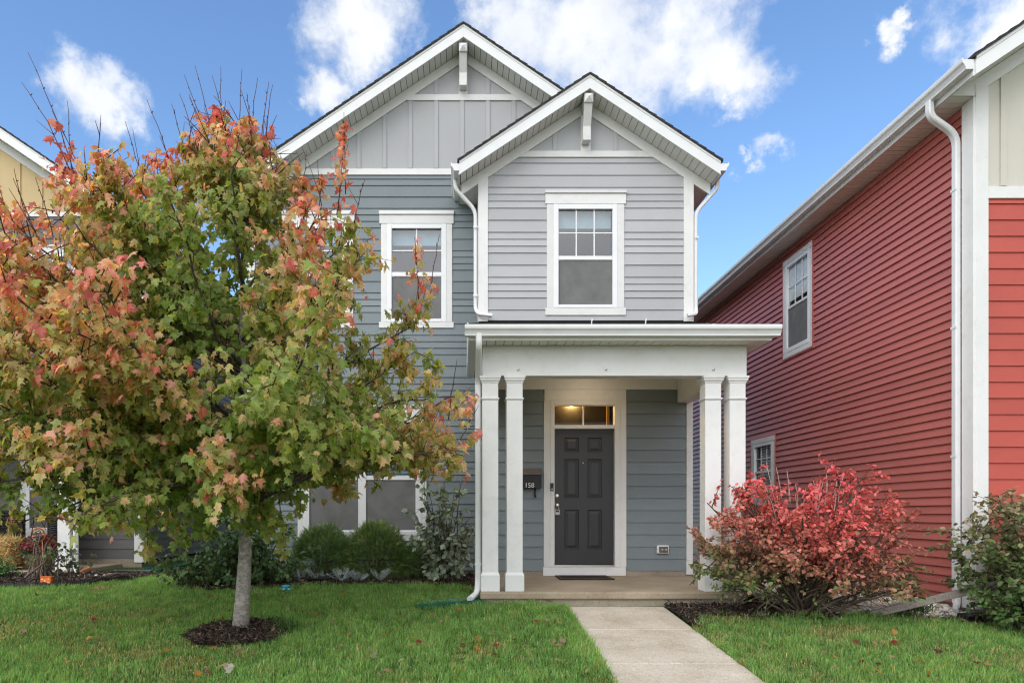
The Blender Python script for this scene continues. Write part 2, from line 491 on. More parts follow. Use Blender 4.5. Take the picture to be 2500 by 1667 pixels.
# ---- cladding
def lap(name, M_, q, mat, parent, n0=.007, n1=.021):
    (a0, b0, z0, a1, b1, z1) = q
    j = random.uniform(-.0012, .0012)
    v = [M_(a0, 0, z0), M_(b0, 0, z0), M_(b1, 0, z1), M_(a1, 0, z1), M_(a0, n1 + j, z0), M_(b0, n1 + j, z0), M_(b1, n0, z1), M_(a1, n0, z1)]
    return mesh_obj(name, v, [(0, 1, 2, 3), (4, 7, 6, 5), (0, 4, 5, 1), (1, 5, 6, 2), (2, 6, 7, 3), (3, 7, 4, 0)], mat, parent)
def cut(u0, u1, z0, z1, ops):
    rs = [(u0, u1, z0, z1)]
    for (a, b, c, d) in ops:
        o = []
        for (p, q, r, s) in rs:
            if b <= p or a >= q or d <= r or c >= s: o.append((p, q, r, s)); continue
            if a > p: o.append((p, a, r, s))
            if b < q: o.append((b, q, r, s))
            m0, m1 = max(a, p), min(b, q)
            if c > r: o.append((m0, m1, r, c))
            if d < s: o.append((m0, m1, d, s))
        rs = o
    return [r for r in rs if r[1] - r[0] > .004 and r[3] - r[2] > .004]
def boards(M_, parent, zs, lim, ops, mat, joints=0, **kw):
    for z0, z1 in zip(zs, zs[1:]):
        l0, r0 = lim(z0); l1, r1 = lim(z1)
        if r0 - l0 < .02: continue
        if r1 < l1: l1 = r1 = (l1 + r1) / 2
        if any(a < r0 and b > l0 and c < z1 and d > z0 for a, b, c, d in ops) or (joints and abs(l0 - l1) < 1e-6):
            for (p, q, r, s) in cut(l0, r0, z0, z1, ops):
                segs = [(p, q)]
                if joints and q - p > joints * 1.3:
                    m = p + (q - p) * random.uniform(.3, .7); segs = [(p, m - .001), (m + .001, q)]
                for (p_, q_) in segs: lap('siding_board', M_, (p_, q_, r, p_, q_, s), mat, parent, **kw)
        else:
            lap('siding_board', M_, (l0, r0, z0, l1, r1, z1), mat, parent, **kw)
WD, NR = .1778, .1016
def pattern(z, lo, hi):
    out = [z]; c = 0
    while out[0] > lo:
        out.insert(0, out[0] - (NR if c % 5 < 3 else WD)); c += 1
    c = 0
    while out[-1] < hi:
        out.append(out[-1] + (WD if c % 5 < 2 else NR)); c += 1
    out = [max(lo, min(hi, v)) for v in out]
    return sorted(set(out))
def even(lo, hi, st):
    out = [lo]
    while out[-1] + st < hi: out.append(out[-1] + st)
    out.append(hi); return out

# ---- windows
def window(house, M_, fr, cols, zs, casing, head=None, cap=None, apron=None, munt=None, low='screen', blind=0, slats=False, bd=-.10, gm='glass'):
    """fr: vinyl frame (u0,u1,z0,z1); cols: glass columns; zs: (top, rail top, rail bottom, bottom)"""
    u0, u1, z0, z1 = fr; gt, rt, rb, gb = zs
    g0, g1 = cols[0][0], cols[-1][1]
    bl = [(u0, g0, -.02, .034, z0, z1), (g1, u1, -.02, .034, z0, z1), (g0, g1, -.02, .032, gt, z1), (g0, g1, -.02, .036, z0, gb)]
    for (a, b), (c, d) in zip(cols, cols[1:]): bl.append((b, c, -.02, .032, gb, gt))
    w = boxes('window', M_, bl, M['vinyl'], house, .003)
    for s, (a, b) in (('l', (casing[0], u0)), ('r', (u1, casing[1]))):
        box('casing', M_, a, b, .0, .030, z0, z1, M['white'], w, .003)
    if head: box('head_casing', M_, head[0], head[1], 0, .036, z1, head[2], M['white'], w, .003)
    if cap: box('head_cap', M_, cap[0], cap[1], 0, .056, head[2] + .001, cap[2], M['white'], w, .004)
    if apron: box('apron', M_, apron[0], apron[1], 0, .032, apron[2], z0 - .001, M['white'], w, .003)
    for (a, b) in cols:
        box('meeting_rail', M_, a, b, -.018, .022, rb, rt, M['vinyl'], w, .003)
        for n_, za, zb2 in ((-.008, rt, gt), (-.033, gb, rb)):
            mesh_obj('pane', [M_(a, n_, za), M_(b, n_, za), M_(b, n_, zb2), M_(a, n_, zb2)], [(0, 1, 2, 3)], M[gm], w, recalc=False)
        if low == 'screen':
            box('screen', M_, a, b, .004, .006, gb + .012, rb - .006, M['screen'], w)
            boxes('screen_frame', M_, [(a, b, .002, .010, gb, gb + .012), (a, b, .002, .010, rb - .006, rb)], M['vinyl'], w)
        if munt:
            nc, nr = munt
            for i in range(1, nc):
                x = a + (b - a) * i / nc; box('muntin', M_, x - .009, x + .009, -.005, .003, rt, gt, M['vinyl'], w)
            for i in range(1, nr):
                z = rt + (gt - rt) * i / nr; box('muntin', M_, a, b, -.005, .002, z - .009, z + .009, M['vinyl'], w)
        if blind:
            zb = gt - (gt - gb) * blind
            if slats:
                st = .05; z = gt
                sl = []
                while z > zb:
                    sl.append((a, b, -.115, -.085, z - .042, z - .005)); z -= st
                boxes('blind', M_, sl, M['blind'], w)
            else:
                box('blind', M_, a, b, bd, bd + .005, zb, gt, M['blind'], w)
    box('room', M_, u0 + .01, u1 - .01, -1.2, -1.19, z0, z1, M['room'], w)
    boxes('reveal', M_, [(u0, u0 + .01, -1.2, -.02, z0, z1), (u1 - .01, u1, -1.2, -.02, z0, z1), (u0, u1, -1.2, -.02, z0, z0 + .01), (u0, u1, -1.2, -.02, z1 - .01, z1)], M['room'], w)
    return w

# ---- roofs
def gable_roof(house, cx, zt, pitch, hl, hr, y0, y1, name='roof'):
    """shingled slopes; zt is the ridge height of the deck; hl/hr run of the left/right slope"""
    for sgn, run in ((-1, hl), (1, hr)):
        if run <= 0: continue
        top, prof = [], []
        n = int(run / .125) + 1
        for i in range(n + 1):
            u = run * i / n
            top.append((u, -pitch * u + .012 + .012)); 
            if i < n: top.append((u + 1e-4, -pitch * u + .012))
        # stepped courses: each lower edge stands proud
        pts = []
        for i in range(n):
            ua, ub = run * i / n, run * (i + 1) / n
            pts.append((ua, -pitch * ua + .013)); pts.append((ub, -pitch * ub + .026))
        pts = [(cx + sgn * u, zt + z) for u, z in pts]
        poly = pts + [(cx + sgn * run, zt - pitch * run - .012), (cx, zt - .012)]
        prism(name if sgn < 0 else name, W0, poly, y0, y1, M['shingle'], house)
def rake(house, M_, cx, zs, pitch, left, right, over, hw_wall, frieze_w=.165, lat_l=True, lat_r=True, eave_z=None):
    """fascia, raked soffit slats and frieze of a front gable. zs: soffit height at the apex; left/right: run of each slope"""
    th = .19
    for sgn, run in ((-1, left), (1, right)):
        if run <= 0: continue
        P = lambda u, z: (cx + sgn * u, zs - pitch * u + z)
        prism('rake_fascia', M_, [P(0, 0), P(run, 0), P(run, th), P(0, th)], over - .022, over, M['alum'], house, .002)
        prism('fascia_drip_edge', M_, [P(0, th - .03), P(run, th - .03), P(run, th + .012), P(0, th + .012)], over - .01, over + .008, M['alum'], house)
        so = mesh_obj('rake_soffit', [M_(*(lambda q: (q[0], n, q[1]))(P(u, .03))) for u, n in ((0, 0), (run, 0), (run, over - .03), (0, over - .03))], [(0, 1, 2, 3)], M['sheath'], house)
        w = .088; u = 0; 
        while u < run - .02:
            ue = min(u + w - .008, run)
            a, b, c, d_ = P(u, .004), P(ue, .004), P(ue, .016), P(u, .016)
            prism('soffit_slat', M_, [a, b, c, d_], .002, over - .024, M['soffit'], so)
            u += w
        wall = min(run, hw_wall)
        prism('frieze_board', M_, [P(0, -frieze_w), P(wall, -frieze_w), P(wall, 0), P(0, 0)], 0, .03, M['white'], house, .003)
def bracket(house, M_, cx, ztop, zmid, zbot, over, w=.125):
    a = w / 2
    b = box('gable_bracket', M_, cx - a, cx + a, .03, over - .03, ztop - .13, ztop, M['white'], house, .004)
    v = [M_(cx - a, over - .03, ztop - .128), M_(cx + a, over - .03, ztop - .128), M_(cx + a, over - .03, ztop - .002), M_(cx - a, over - .03, ztop - .002), M_(cx, over + .015, ztop - .06)]
    mesh_obj('pyramid_end', v, [(0, 1, 4), (1, 2, 4), (2, 3, 4), (3, 0, 4)], M['white'], b)
    prof = [(over - .05, ztop - .13), (over - .14, ztop - .13), (.03, zmid - .05), (.03, zbot), (.17, zbot), (.17, zmid - .03)]
    k = len(prof)
    v = [M_(cx - a * .92, n, z) for n, z in prof] + [M_(cx + a * .92, n, z) for n, z in prof]
    f = [tuple(range(k)), tuple(range(2 * k - 1, k - 1, -1))] + [(i, (i + 1) % k, (i + 1) % k + k, i + k) for i in range(k)]
    mesh_obj('diagonal_brace', v, f, M['white'], b, bevel=.003)
    return b
def strap(M_, u0, u1, n, z, parent):
    return box('strap', M_, u0 - .004, u1 + .004, n - .002, n + .003, z, z + .028, M['alum'], parent)
# ================================================================== ground
def gz(x, y):
    x = np.asarray(x, float); y = np.asarray(y, float)
    t = np.clip(y, 2.0, 9.7)
    z = -.16 + .066 * (t - 8.13)
    off = 1 - np.clip(1.35 - np.abs(x - 1.72) / .68, 0, 1)          # nothing swells over the walk
    z = z + .05 * np.exp(-((x - .6) / .6) ** 2 - ((y - 7.9) / .7) ** 2) * off
    z = z + .012 * np.sin(x * 1.7 + .5) * np.sin(y * 1.3) * (y < 9.4) * off
    z = z - .03 * np.clip(x - 4.4, 0, 1.2)
    return z
def gzf(x, y): return float(gz(x, y))
def walk_l(y): return 1.215 - .022 * (8.13 - y)
def walk_r(y): return 2.362 - .022 * (8.13 - y)
BED_R = [(2.2, 6.9), (2.45, 7.08), (2.58, 7.6), (3.2, 7.56), (3.8, 7.38), (4.5, 7.62), (5.1, 7.5), (5.5, 7.2), (5.9, 6.95), (6.5, 6.7), (9, 6.6)]
BED_L = [(-12, 9.25), (-5.5, 9.32), (-5.05, 9.6), (-4.75, 10.1), (-4.55, 10.9), (-4.25, 10.9), (-3.95, 9.7), (-3.6, 9.28), (-3.2, 9.22), (-2.6, 9.35), (-2.0, 9.55), (-1, 9.66), (0, 9.62), (.2, 9.3), (.22, 8.1), (1.3, 8.06)]
def lawn_mask(x, y):
    """True where turf grows"""
    m = np.ones(x.shape, bool)
    bl = np.interp(x, [p[0] for p in BED_L], [p[1] for p in BED_L])
    br = np.interp(x, [p[0] for p in BED_R], [p[1] for p in BED_R])
    lf = x < walk_l(y) + .02
    rt = x > walk_r(y) - .02
    wob = .04 * np.sin(x * 9) + .03 * np.sin(x * 23 + 1)
    m &= (lf & (y < bl + wob)) | (rt & (y < br + wob))
    ex, ey = (x + 2.16) / .40, (y - 6.74) / .44
    m &= (ex * ex + ey * ey) > 1 + .35 * np.sin(np.arctan2(ey, ex) * 5)
    return m

def soilmat():
    k = Nodes('turf_soil')
    n = k.noise(2.2, 8, .65)
    c = k.ramp(n.outputs['Fac'], [(.25, (.04, .07, .018)), (.55, (.06, .11, .025)), (.8, (.13, .13, .045))]).outputs[0]
    n2 = k.noise(90, 3)
    c = k.mix(c, k.ramp(n2.outputs['Fac'], [(.3, (.6, .6, .6)), (.7, (1.3, 1.3, 1.3))]).outputs[0], 1.0, 'MULTIPLY')
    p = k.pbsdf(c, .95, .1); k.bump(n2.outputs['Fac'], p, .6, .02)
    return k.done(p.outputs[0])
def mulchmat():
    k = Nodes('dark_mulch')
    n = k.noise(55, 5, .7)
    c = k.ramp(n.outputs['Fac'], [(.25, (.016, .013, .012)), (.6, (.045, .035, .03)), (.85, (.10, .075, .06))]).outputs[0]
    p = k.pbsdf(c, .9, .2); k.bump(n.outputs['Fac'], p, .9, .03)
    return k.done(p.outputs[0])
M['soil'] = soilmat(); M['mulch'] = mulchmat()
def sheet(name, xs, ys, dz, mat, keep=None, bump=0):
    X, Y = np.meshgrid(xs, ys); nx, ny = len(xs), len(ys)
    Z = gz(X, Y) + dz
    if bump: Z = Z + bump * rng.random(Z.shape)
    V = np.stack([X, Y, Z], 2).reshape(-1, 3)
    i, j = np.meshgrid(np.arange(nx - 1), np.arange(ny - 1)); a = (j * nx + i).ravel()
    Fa = np.stack([a, a + 1, a + nx + 1, a + nx], 1)
    if keep is not None:
        c = V[Fa].mean(1); Fa = Fa[keep(c[:, 0], c[:, 1])]
    return npmesh(name, V, Fa, mat, None, None, True)
GX = None
g = sheet('ground', np.concatenate([np.linspace(-400, -14, 24), np.linspace(-13, 13, 261), np.linspace(14, 400, 24)]),
          np.concatenate([np.linspace(-300, -1, 20), np.linspace(0, 18, 145), np.linspace(20, 600, 30)]), -.012, M['soil'])
kind(g, 'structure')

def bed(name, x0, x1, y0, y1, keep):
    o = sheet(name, np.arange(x0, x1, .05), np.arange(y0, y1, .05), .012, M['mulch'], keep, .022)
    return kind(o, 'structure')
not_lawn_l = lambda x, y: y > np.interp(x, [p[0] for p in BED_L], [p[1] for p in BED_L]) - .1
bed('mulch_bed_by_house', -4.0, .24, 9.1, 10.95, not_lawn_l)
bed('mulch_bed_by_neighbour', -9.5, -4.5, 9.15, 11.35, not_lawn_l)
not_lawn_r = lambda x, y: y > np.interp(x, [p[0] for p in BED_R], [p[1] for p in BED_R]) - .1
bed('mulch_bed_by_bush', 2.3, 4.15, 6.8, 8.7, lambda x, y: not_lawn_r(x, y) & ((y < 8.1) | (x > 3.37)) & (x > walk_r(y)))
bed('mulch_bed_by_red_house', 5.2, 8.5, 6.4, 7.7, not_lawn_r)
bed('mulch_ring', -2.75, -1.5, 6.1, 7.4, lambda x, y: ((x + 2.16) / .47) ** 2 + ((y - 6.74) / .52) ** 2 < 1)

# walkway: separate poured slabs with joints
wk = bpy.data.objects.new('walkway', None); COL.objects.link(wk); kind(wk, 'structure')
js = [8.10, 6.95, 5.74, 4.53, 3.32, 2.11, .9, -.3, -1.5]
for ya, yb in zip(js, js[1:]):
    ya -= .005; yb += .005
    za, zb = -.158 + .066 * (ya - 8.13), -.158 + .066 * (max(yb, 1.0) - 8.13)
    v = [(walk_l(ya), ya, za), (walk_r(ya), ya, za), (walk_r(yb), yb, zb), (walk_l(yb), yb, zb)]
    v += [(x, y, z - .1) for x, y, z in v]
    mesh_obj('walk_slab', v, [(0, 1, 2, 3), (7, 6, 5, 4), (0, 4, 5, 1), (1, 5, 6, 2), (2, 6, 7, 3), (3, 7, 4, 0)], M['walk'], wk, bevel=.008)

# the pavement and street we stand beside
sw_ = box('sidewalk', W0, -40, 40, -2.6, -1.2, -.7, -.545, M['walk'], None); kind(sw_, 'structure')
rd_ = box('road', W0, -60, 60, -11, -4.2, -.8, -.56, concrete('asphalt', (.045, .045, .047), (.07, .07, .07), .3, 2, 120), None); kind(rd_, 'structure')

# ================================================================== grey house
DB, DM, DC = 10.266, 10.91, 8.21           # bump-out and door wall, main wall, column fronts
H = thing('grey_house', 'two-storey pale and slate grey house with white trim, gabled roof and columned porch', 'house', (1.8, 10.3, -.05))
FB, FM = front(DB), front(DM)

# --- main wall
mcx, mzs, mp = .04, 8.14, .675
mhw = 3.38
def lim_main(z):
    r = min(mhw, (mzs - .03 - z) / mp); return (mcx - r, mcx + r)
winA = dict(c0=Xp(926.3 - 241.5 + 3.6, DM), sh=-241.5)
def up_window(sh):
    x = lambda p: Xp(900 + p * .2232 + sh, DM)
    z = lambda p: Zp(480 + p * .2232, DM)
    return window(H, FM, (x(202), x(850), z(1375), z(305)), [(x(253), x(795))], (z(355), z(830), z(876), z(1345)), (x(137), x(914)),
                  head=(x(120), x(930), z(208)), cap=(x(116), x(934), z(168)), apron=(x(115), x(930), z(1440)), munt=(2, 2), blind=.16), (x(150), x(900), z(1400), z(290))
ops_main = []
for sh in (0, -241.5):
    w, op = up_window(sh); ops_main.append(op)
x = lambda p: Xp(650 + p * .2551, DM)
z = lambda p: Zp(1050 + p * .2551, DM)
ztop = Zp(1018, DM)
window(H, FM, (x(355), x(1482), z(1005), ztop), [(x(415), x(882)), (x(957), x(1430))], (Zp(1031, DM), z(437), z(475), z(962)), (x(305), x(1535)),
       head=(x(292), x(1548), Zp(997, DM)), cap=(x(288), x(1552), Zp(989, DM)), apron=(x(293), x(1548), z(1057)), blind=.5, slats=True)
ops_main.append((x(325), x(1515), z(1030), Zp(1005, DM)))
# security sticker in the window
stx, stz = x(1400), z(385)
st = prism('window_sticker', FM, [(stx + .055 * math.cos(a), stz + .062 * math.sin(a)) for a in [R(22.5 + 45 * i) for i in range(8)]], -.004, -.002, plain('sticker_white', (.7, .75, .76)), H)
prism('sticker_band', FM, [(stx - .052, stz + .015), (stx + .052, stz + .015), (stx + .024, stz + .058), (stx - .024, stz + .058)], -.002, -.001, plain('sticker_teal', (.02, .30, .42)), st)

zs_m = pattern(5.69, .03, 6.21)
mw = boxes('main_wall', FM, [(a, b, -.16, -.002, c, d) for a, b, c, d in cut(mcx - mhw, mcx + mhw, -.02, 6.25, ops_main)], M['sheath'], H)
boards(FM, mw, zs_m, lim_main, ops_main + [(.26, 9, -1, 6.3)], M['slate'])
# side walls of the house
LW, RW = leftw(mcx - mhw), rightw(3.425)
lw_ = box('side_wall', LW, DM, 22, -.1, 0, .03, 5.7, M['slate'], H)
rw_ = box('side_wall', RW, DB + .02, 22, -.1, 0, .03, 5.75, M['slate'], H)
box('back_wall', W0, mcx - mhw, 3.425, 22, 22.1, 0, 5.7, M['slate'], H)
box('foundation', W0, mcx - mhw + .01, 3.40, DM - .005, 22, -.6, .03, M['found'], H)
# gable panel with battens
gp = prism('gable_panel', FM, [(mcx - 2.75, 6.22), (mcx + 2.75, 6.22), (mcx, mzs - .03)], -.1, .006, M['panel'], H)
for i in range(-5, 6):
    bx = .02 + .404 * i
    zt = mzs - .165 - mp * abs(bx - mcx) - .05
    if bx > 1.2: continue
    if zt > 6.4: box('batten', FM, bx - .032, bx + .032, .006, .022, 6.312, min(zt + .06, 7.368), M['panel'], gp, .002)
    if abs(i) == 1: box('batten', FM, bx - .032, bx + .032, .006, .022, 7.47, zt + .06, M['panel'], gp, .002)
box('band_board', FM, mcx - 2.72, mcx + 1.0, 0, .028, 6.207, 6.303, M['white'], H, .003)
box('band_board', FM, mcx - 1.0, mcx + 1.0, .0, .027, 7.37, 7.465, M['white'], H, .003)
box('king_post', FM, mcx - .07, mcx + .065, 0, .0265, 7.465, mzs - .2, M['white'], H, .003)
rake(H, FM, mcx, mzs, mp, mhw + .27, 1.95, .35, mhw)
bracket(H, FM, mcx - .005, 8.07, 7.74, 7.52, .35)
box('corner_board', FM, mcx - mhw - .012, mcx - mhw + .12, 0, .032, .03, 5.9, M['white'], H, .003)
gable_roof(H, mcx, mzs + .205, mp, mhw + .30, mhw + .02, DM - .375, 22.3)
EZ = mzs - mp * (mhw + .27)
box('eave_soffit', W0, mcx - mhw - .27, mcx - mhw, DM - .02, 22.2, EZ, EZ + .015, M['soffit'], H)
sweep('gutter', KPROF, (mcx - mhw - .27, DM - .36, EZ + .07), (mcx - mhw - .27, 22.2, EZ + .07), (-1, 0, 0), M['alum'], H)

# --- bump-out above the porch
bcx, bzs, bp = 1.84, 6.97, .66
bx0, bx1 = .255, 3.425
x = lambda p: Xp(1080 + p / 2.94, DB)
z = lambda p: Zp(160 + p / 2.94, DB)
wz0, wap = Zp(752.6, DB), Zp(770.6, DB)
window(H, FB, (x(795), x(1253), wz0, z(1000)), [(x(832), x(1218))], (z(1036), z(1370), z(1398), Zp(746, DB)), (x(748), x(1303)),
       head=(x(738), x(1315), z(926)), cap=(x(735), x(1318), z(905)), apron=(x(738), x(1315), wap), munt=(3, 2), blind=.17)
opb = [(x(760), x(1290), wz0 - .05, z(990))]
bw = boxes('bump_wall', FB, [(a, b, -.12, -.002, c, d) for a, b, c, d in cut(bx0 + .01, bx1 - .01, 2.74, 6.2, opb)], M['sheath'], H)
def lim_b(zz):
    r = min((bx1 - bx0) / 2, (bzs - .02 - zz) / bp); return (bcx - r, bcx + r)
boards(FB, bw, pattern(5.717, Zp(783, DB), 6.16), lim_b, opb, M['pale'])
bg_ = prism('gable_panel', FB, [(bcx - 1.2, 6.16), (bcx + 1.2, 6.16), (bcx, bzs - .02)], -.1, .006, M['panel'], H)
for bx in (bcx - .452, bcx + .437): box('batten', FB, bx - .033, bx + .033, .006, .022, 6.25, bzs - .165 - bp * .47 + .03, M['panel'], bg_, .002)
box('band_board', FB, bcx - 1.06, bcx + 1.06, 0, .028, 6.155, 6.247, M['white'], H, .003)
box('king_post', FB, bcx - .075, bcx + .07, 0, .0265, 6.247, bzs - .2, M['white'], H, .003)
rake(H, FB, bcx, bzs, bp, 1.862, 1.862, .35, 1.83)
bracket(H, FB, bcx - .01, 6.92, 6.56, 6.33, .35)
for a, b in ((bx0, bx0 + .145), (bx1 - .145, bx1)):
    box('corner_board', FB, a, b, 0, .032, Zp(786, DB), 5.9, M['white'], H, .003)
# left flank of the bump-out, seen edge on
box('bump_side_wall', leftw(bx0), DB + .004, DM, -.1, 0, 2.9, 5.75, M['pale'], H)
gable_roof(H, bcx, bzs + .205, bp, 1.89, 1.89, DB - .375, DM - .01)
bez = bzs - bp * 1.862
for sg, ux in ((-1, bcx - 1.862), (1, bcx + 1.862)):
    prism('eave_return', FB, [(bcx + sg * 1.585, bez + .02), (bcx + sg * 1.83, bez + .02), (bcx + sg * 1.585, bez + .02 + .16)], .002, .026, M['white'], H)
    ys = (DB - .35, DM if sg < 0 else 20)
    box('eave_soffit', W0, min(ux, bcx + sg * 1.585), max(ux, bcx + sg * 1.585), DB - .005, ys[1], bez, bez + .015, M['soffit'], H)
    sweep('gutter', KPROF, (ux, ys[0], bez + .055), (ux, ys[1], bez + .055), (sg, 0, 0), M['alum'], H)
    box('fascia_board', W0, ux - .01, ux + .01, DB - .33, ys[1], bez, bez + .17, M['alum'], H)
# downspouts of the bump-out
zt = bez + .055
dsx = .215
d = pipe('downspout', bend([(ux0 := bcx - 1.862 - .06, DB - .06, zt + .02), (ux0, DB - .06, zt - .12), (dsx, DB - .01, zt - .42), (dsx, DB - .01, 3.92), (dsx + .05, DB - .09, 3.83), (dsx + .24, DB - .12, 3.80)], .10), .062, .05, (0, 1, 0), M['alum'], H)
for zz in (5.1, 4.1): strap(FB, dsx - .027, dsx + .027, .06, zz, d)
dsx = 3.46
d = pipe('downspout', bend([(bcx + 1.862 + .06, DB - .06, zt + .02), (bcx + 1.862 + .06, DB - .06, zt - .12), (dsx, DB - .01, zt - .45), (dsx, DB - .01, 3.92), (dsx - .02, DB - .09, 3.83), (dsx - .16, DB - .12, 3.80)], .10), .062, .05, (0, 1, 0), M['alum'], H)
strap(FB, dsx - .027, dsx + .027, .06, 4.95, d)

# --- door wall
x = lambda p: Xp(1100 + p / 2.94, DB)
z = lambda p: Zp(760 + p / 2.94, DB)
z4 = lambda p: Zp(1140 + p / 2.94, DB)
dx0, dx1 = x(745), x(1176)
dz0, dz1 = z4(697), z(842)
opd = [(x(668), x(1259), -.1, 2.75)]
zfloor = .076
dw = boxes('porch_wall', FB, [(a, b, -.12, -.002, c, e) for a, b, c, e in cut(bx0 + .01, bx1 - .01, .0, 2.95, opd)], M['sheath'], H)
boards(FB, dw, even(zfloor, 2.745, WD), lambda q: (bx0, bx1 - .02), opd, M['slate'])
box('foundation_ledge', FB, bx0, bx1 - .01, -.1, .012, -.02, zfloor - .002, M['found'], H)
box('wall_band', FB, bx0, bx1, 0, .035, 2.74, 2.897, M['white'], H, .003)
box('corner_board', FB, x(1690), x(1735), 0, .032, .02, 2.739, M['white'], H, .003)
box('head_casing', FB, x(672), x(1258), 0, .028, z(640), 2.739, M['white'], H, .003)
for a, b in ((x(668), x(716)), (x(1217), x(1259))): box('door_casing', FB, a, b, 0, .028, z4(715), z(640), M['white'], H, .003)
box('door_sill_board', FB, x(663), x(1255), 0, .032, z4(777), z4(716), M['white'], H, .003)
fr = boxes('door_frame', FB, [(x(716), dx0, -.1, .034, z4(715), z(641)), (dx1, x(1217), -.1, .034, z4(715), z(641)), (dx0, dx1, -.1, .034, z(675), z(641)), (dx0, dx1, -.1, .022, dz1, z(816))], M['white'], H, .004)
box('threshold', FB, dx0, dx1, -.1, .03, z4(715), z4(700), M['metal'], fr, .003)
mesh_obj('transom_pane', [FB(dx0, -.047, z(816)), FB(dx1, -.047, z(816)), FB(dx1, -.047, z(675)), FB(dx0, -.047, z(675))], [(0, 1, 2, 3)], M['glassd'], fr, recalc=False)
box('transom_muntin', FB, x(950), x(960), -.043, -.03, z(816), z(675), M['vinyl'], fr)
# door leaf with six raised panels
DF = front(DB + .05)
door = boxes('front_door', DF, [(dx0 + .003, dx1 - .003, -.04, -.012, dz0, dz1)], M['door'], H)
rects = [(x(a), x(b), z(c), z(d2)) for a, b in ((818, 928), (985, 1095)) for c, d2 in ((1010, 900), (1340, 1053), (1709, 1420))]
st_ = [(a, b, c, d2) for a, b, c, d2 in cut(dx0 + .003, dx1 - .003, dz0, dz1, rects)]
boxes('door_stile', DF, [(a, b, -.012, 0, c, d2) for a, b, c, d2 in st_], M['door'], door)
for a, b, c, d2 in rects:
    i1, i2 = .022, .062
    ring = lambda i, n: [DF(a + i, n, c + i), DF(b - i, n, c + i), DF(b - i, n, d2 - i), DF(a + i, n, d2 - i)]
    v = ring(0, .004) + ring(.008, .004) + ring(i1, -.011) + ring(i1 + .008, -.011) + ring(i2, -.001)
    f = []
    for r in range(4): f += [(r * 4 + i, r * 4 + (i + 1) % 4, r * 4 + 4 + (i + 1) % 4, r * 4 + 4 + i) for i in range(4)]
    f.append((16, 17, 18, 19))
    mesh_obj('door_panel', v, f, M['door'], door)
def disc(name, M_, cx, cz, prof, mat, parent, n=18):
    v, f = [], []
    for r, nn in prof:
        v += [M_(cx + r * math.cos(2 * math.pi * i / n), nn, cz + r * math.sin(2 * math.pi * i / n)) for i in range(n)]
    for k in range(len(prof) - 1):
        f += [(k * n + i, k * n + (i + 1) % n, k * n + n + (i + 1) % n, k * n + n + i) for i in range(n)]
    f.append(tuple(range(len(v) - n, len(v))))
    return mesh_obj(name, v, f, mat, parent, True)
kx, kz = Xp(1361, DB), Zp(1232.6, DB)
disc('door_knob', DF, kx, kz, [(.034, 0), (.034, .008), (.014, .012), (.013, .03), (.027, .04), (.031, .055), (.026, .066), (.012, .07)], M['metal'], door)
disc('deadbolt', DF, kx, Zp(1209.7, DB), [(.033, 0), (.032, .012), (.024, .02), (.012, .021)], M['metal'], door)
disc('peephole', DF, Xp(1425, DB), Zp(1129, DB), [(.009, 0), (.009, .006), (.004, .007)], M['metal'], door, 10)
lb = thing('key_lockbox', 'small grey realtor key lockbox hanging from the front door knob', 'lockbox', (kx, DB + .03, Zp(1256, DB)))
lbm = plain('lockbox_grey', (.5, .53, .52), .45)
box('body', DF, kx - .035, kx + .035, .012, .048, Zp(1256.5, DB), Zp(1243, DB), lbm, lb, .006)
box('dial_window', DF, kx - .022, kx + .022, .048, .051, Zp(1249, DB), Zp(1245, DB), M['black'], lb)
v, f = tube([DF(kx + .024 * math.cos(a), .03, Zp(1243, DB) - .004 + .05 * math.sin(a)) for a in [math.pi * i / 10 for i in range(11)]], .005, 6)
mesh_obj('shackle', v, f, M['metal'], lb, True)
db_ = box('doorbell', FB, Xp(1343, DB), Xp(1350.5, DB), .034, .052, Zp(1198, DB), Zp(1179, DB), M['black'], H, .004)
disc('doorbell_button', FB, Xp(1346.8, DB), Zp(1194, DB), [(.011, .052), (.011, .054), (.006, .055)], M['metal'], db_, 12)

# foyer behind the transom, lit by its ceiling lamp
fy = boxes('foyer', W0, [(1.0, 3.3, DB + .13, 14.5, 2.66, 2.7), (1.0, 1.03, DB + .13, 14.5, 0, 2.66), (2.28, 2.32, DB + .6, 14.5, 0, 2.66), (1.0, 3.3, 14.5, 14.55, 0, 2.7), (1.0, 3.3, DB + .13, 14.5, -.02, 0), (3.3, 3.33, DB + .13, 14.5, 0, 2.7)], M['foyer'], H)
disc('foyer_lamp', lambda u, n, q: (u, 10.98 + q, 2.655 - n), 1.73, 0, [(.13, 0), (.13, .03), (.09, .06), (.02, .07)], M['lamp'], fy, 16)

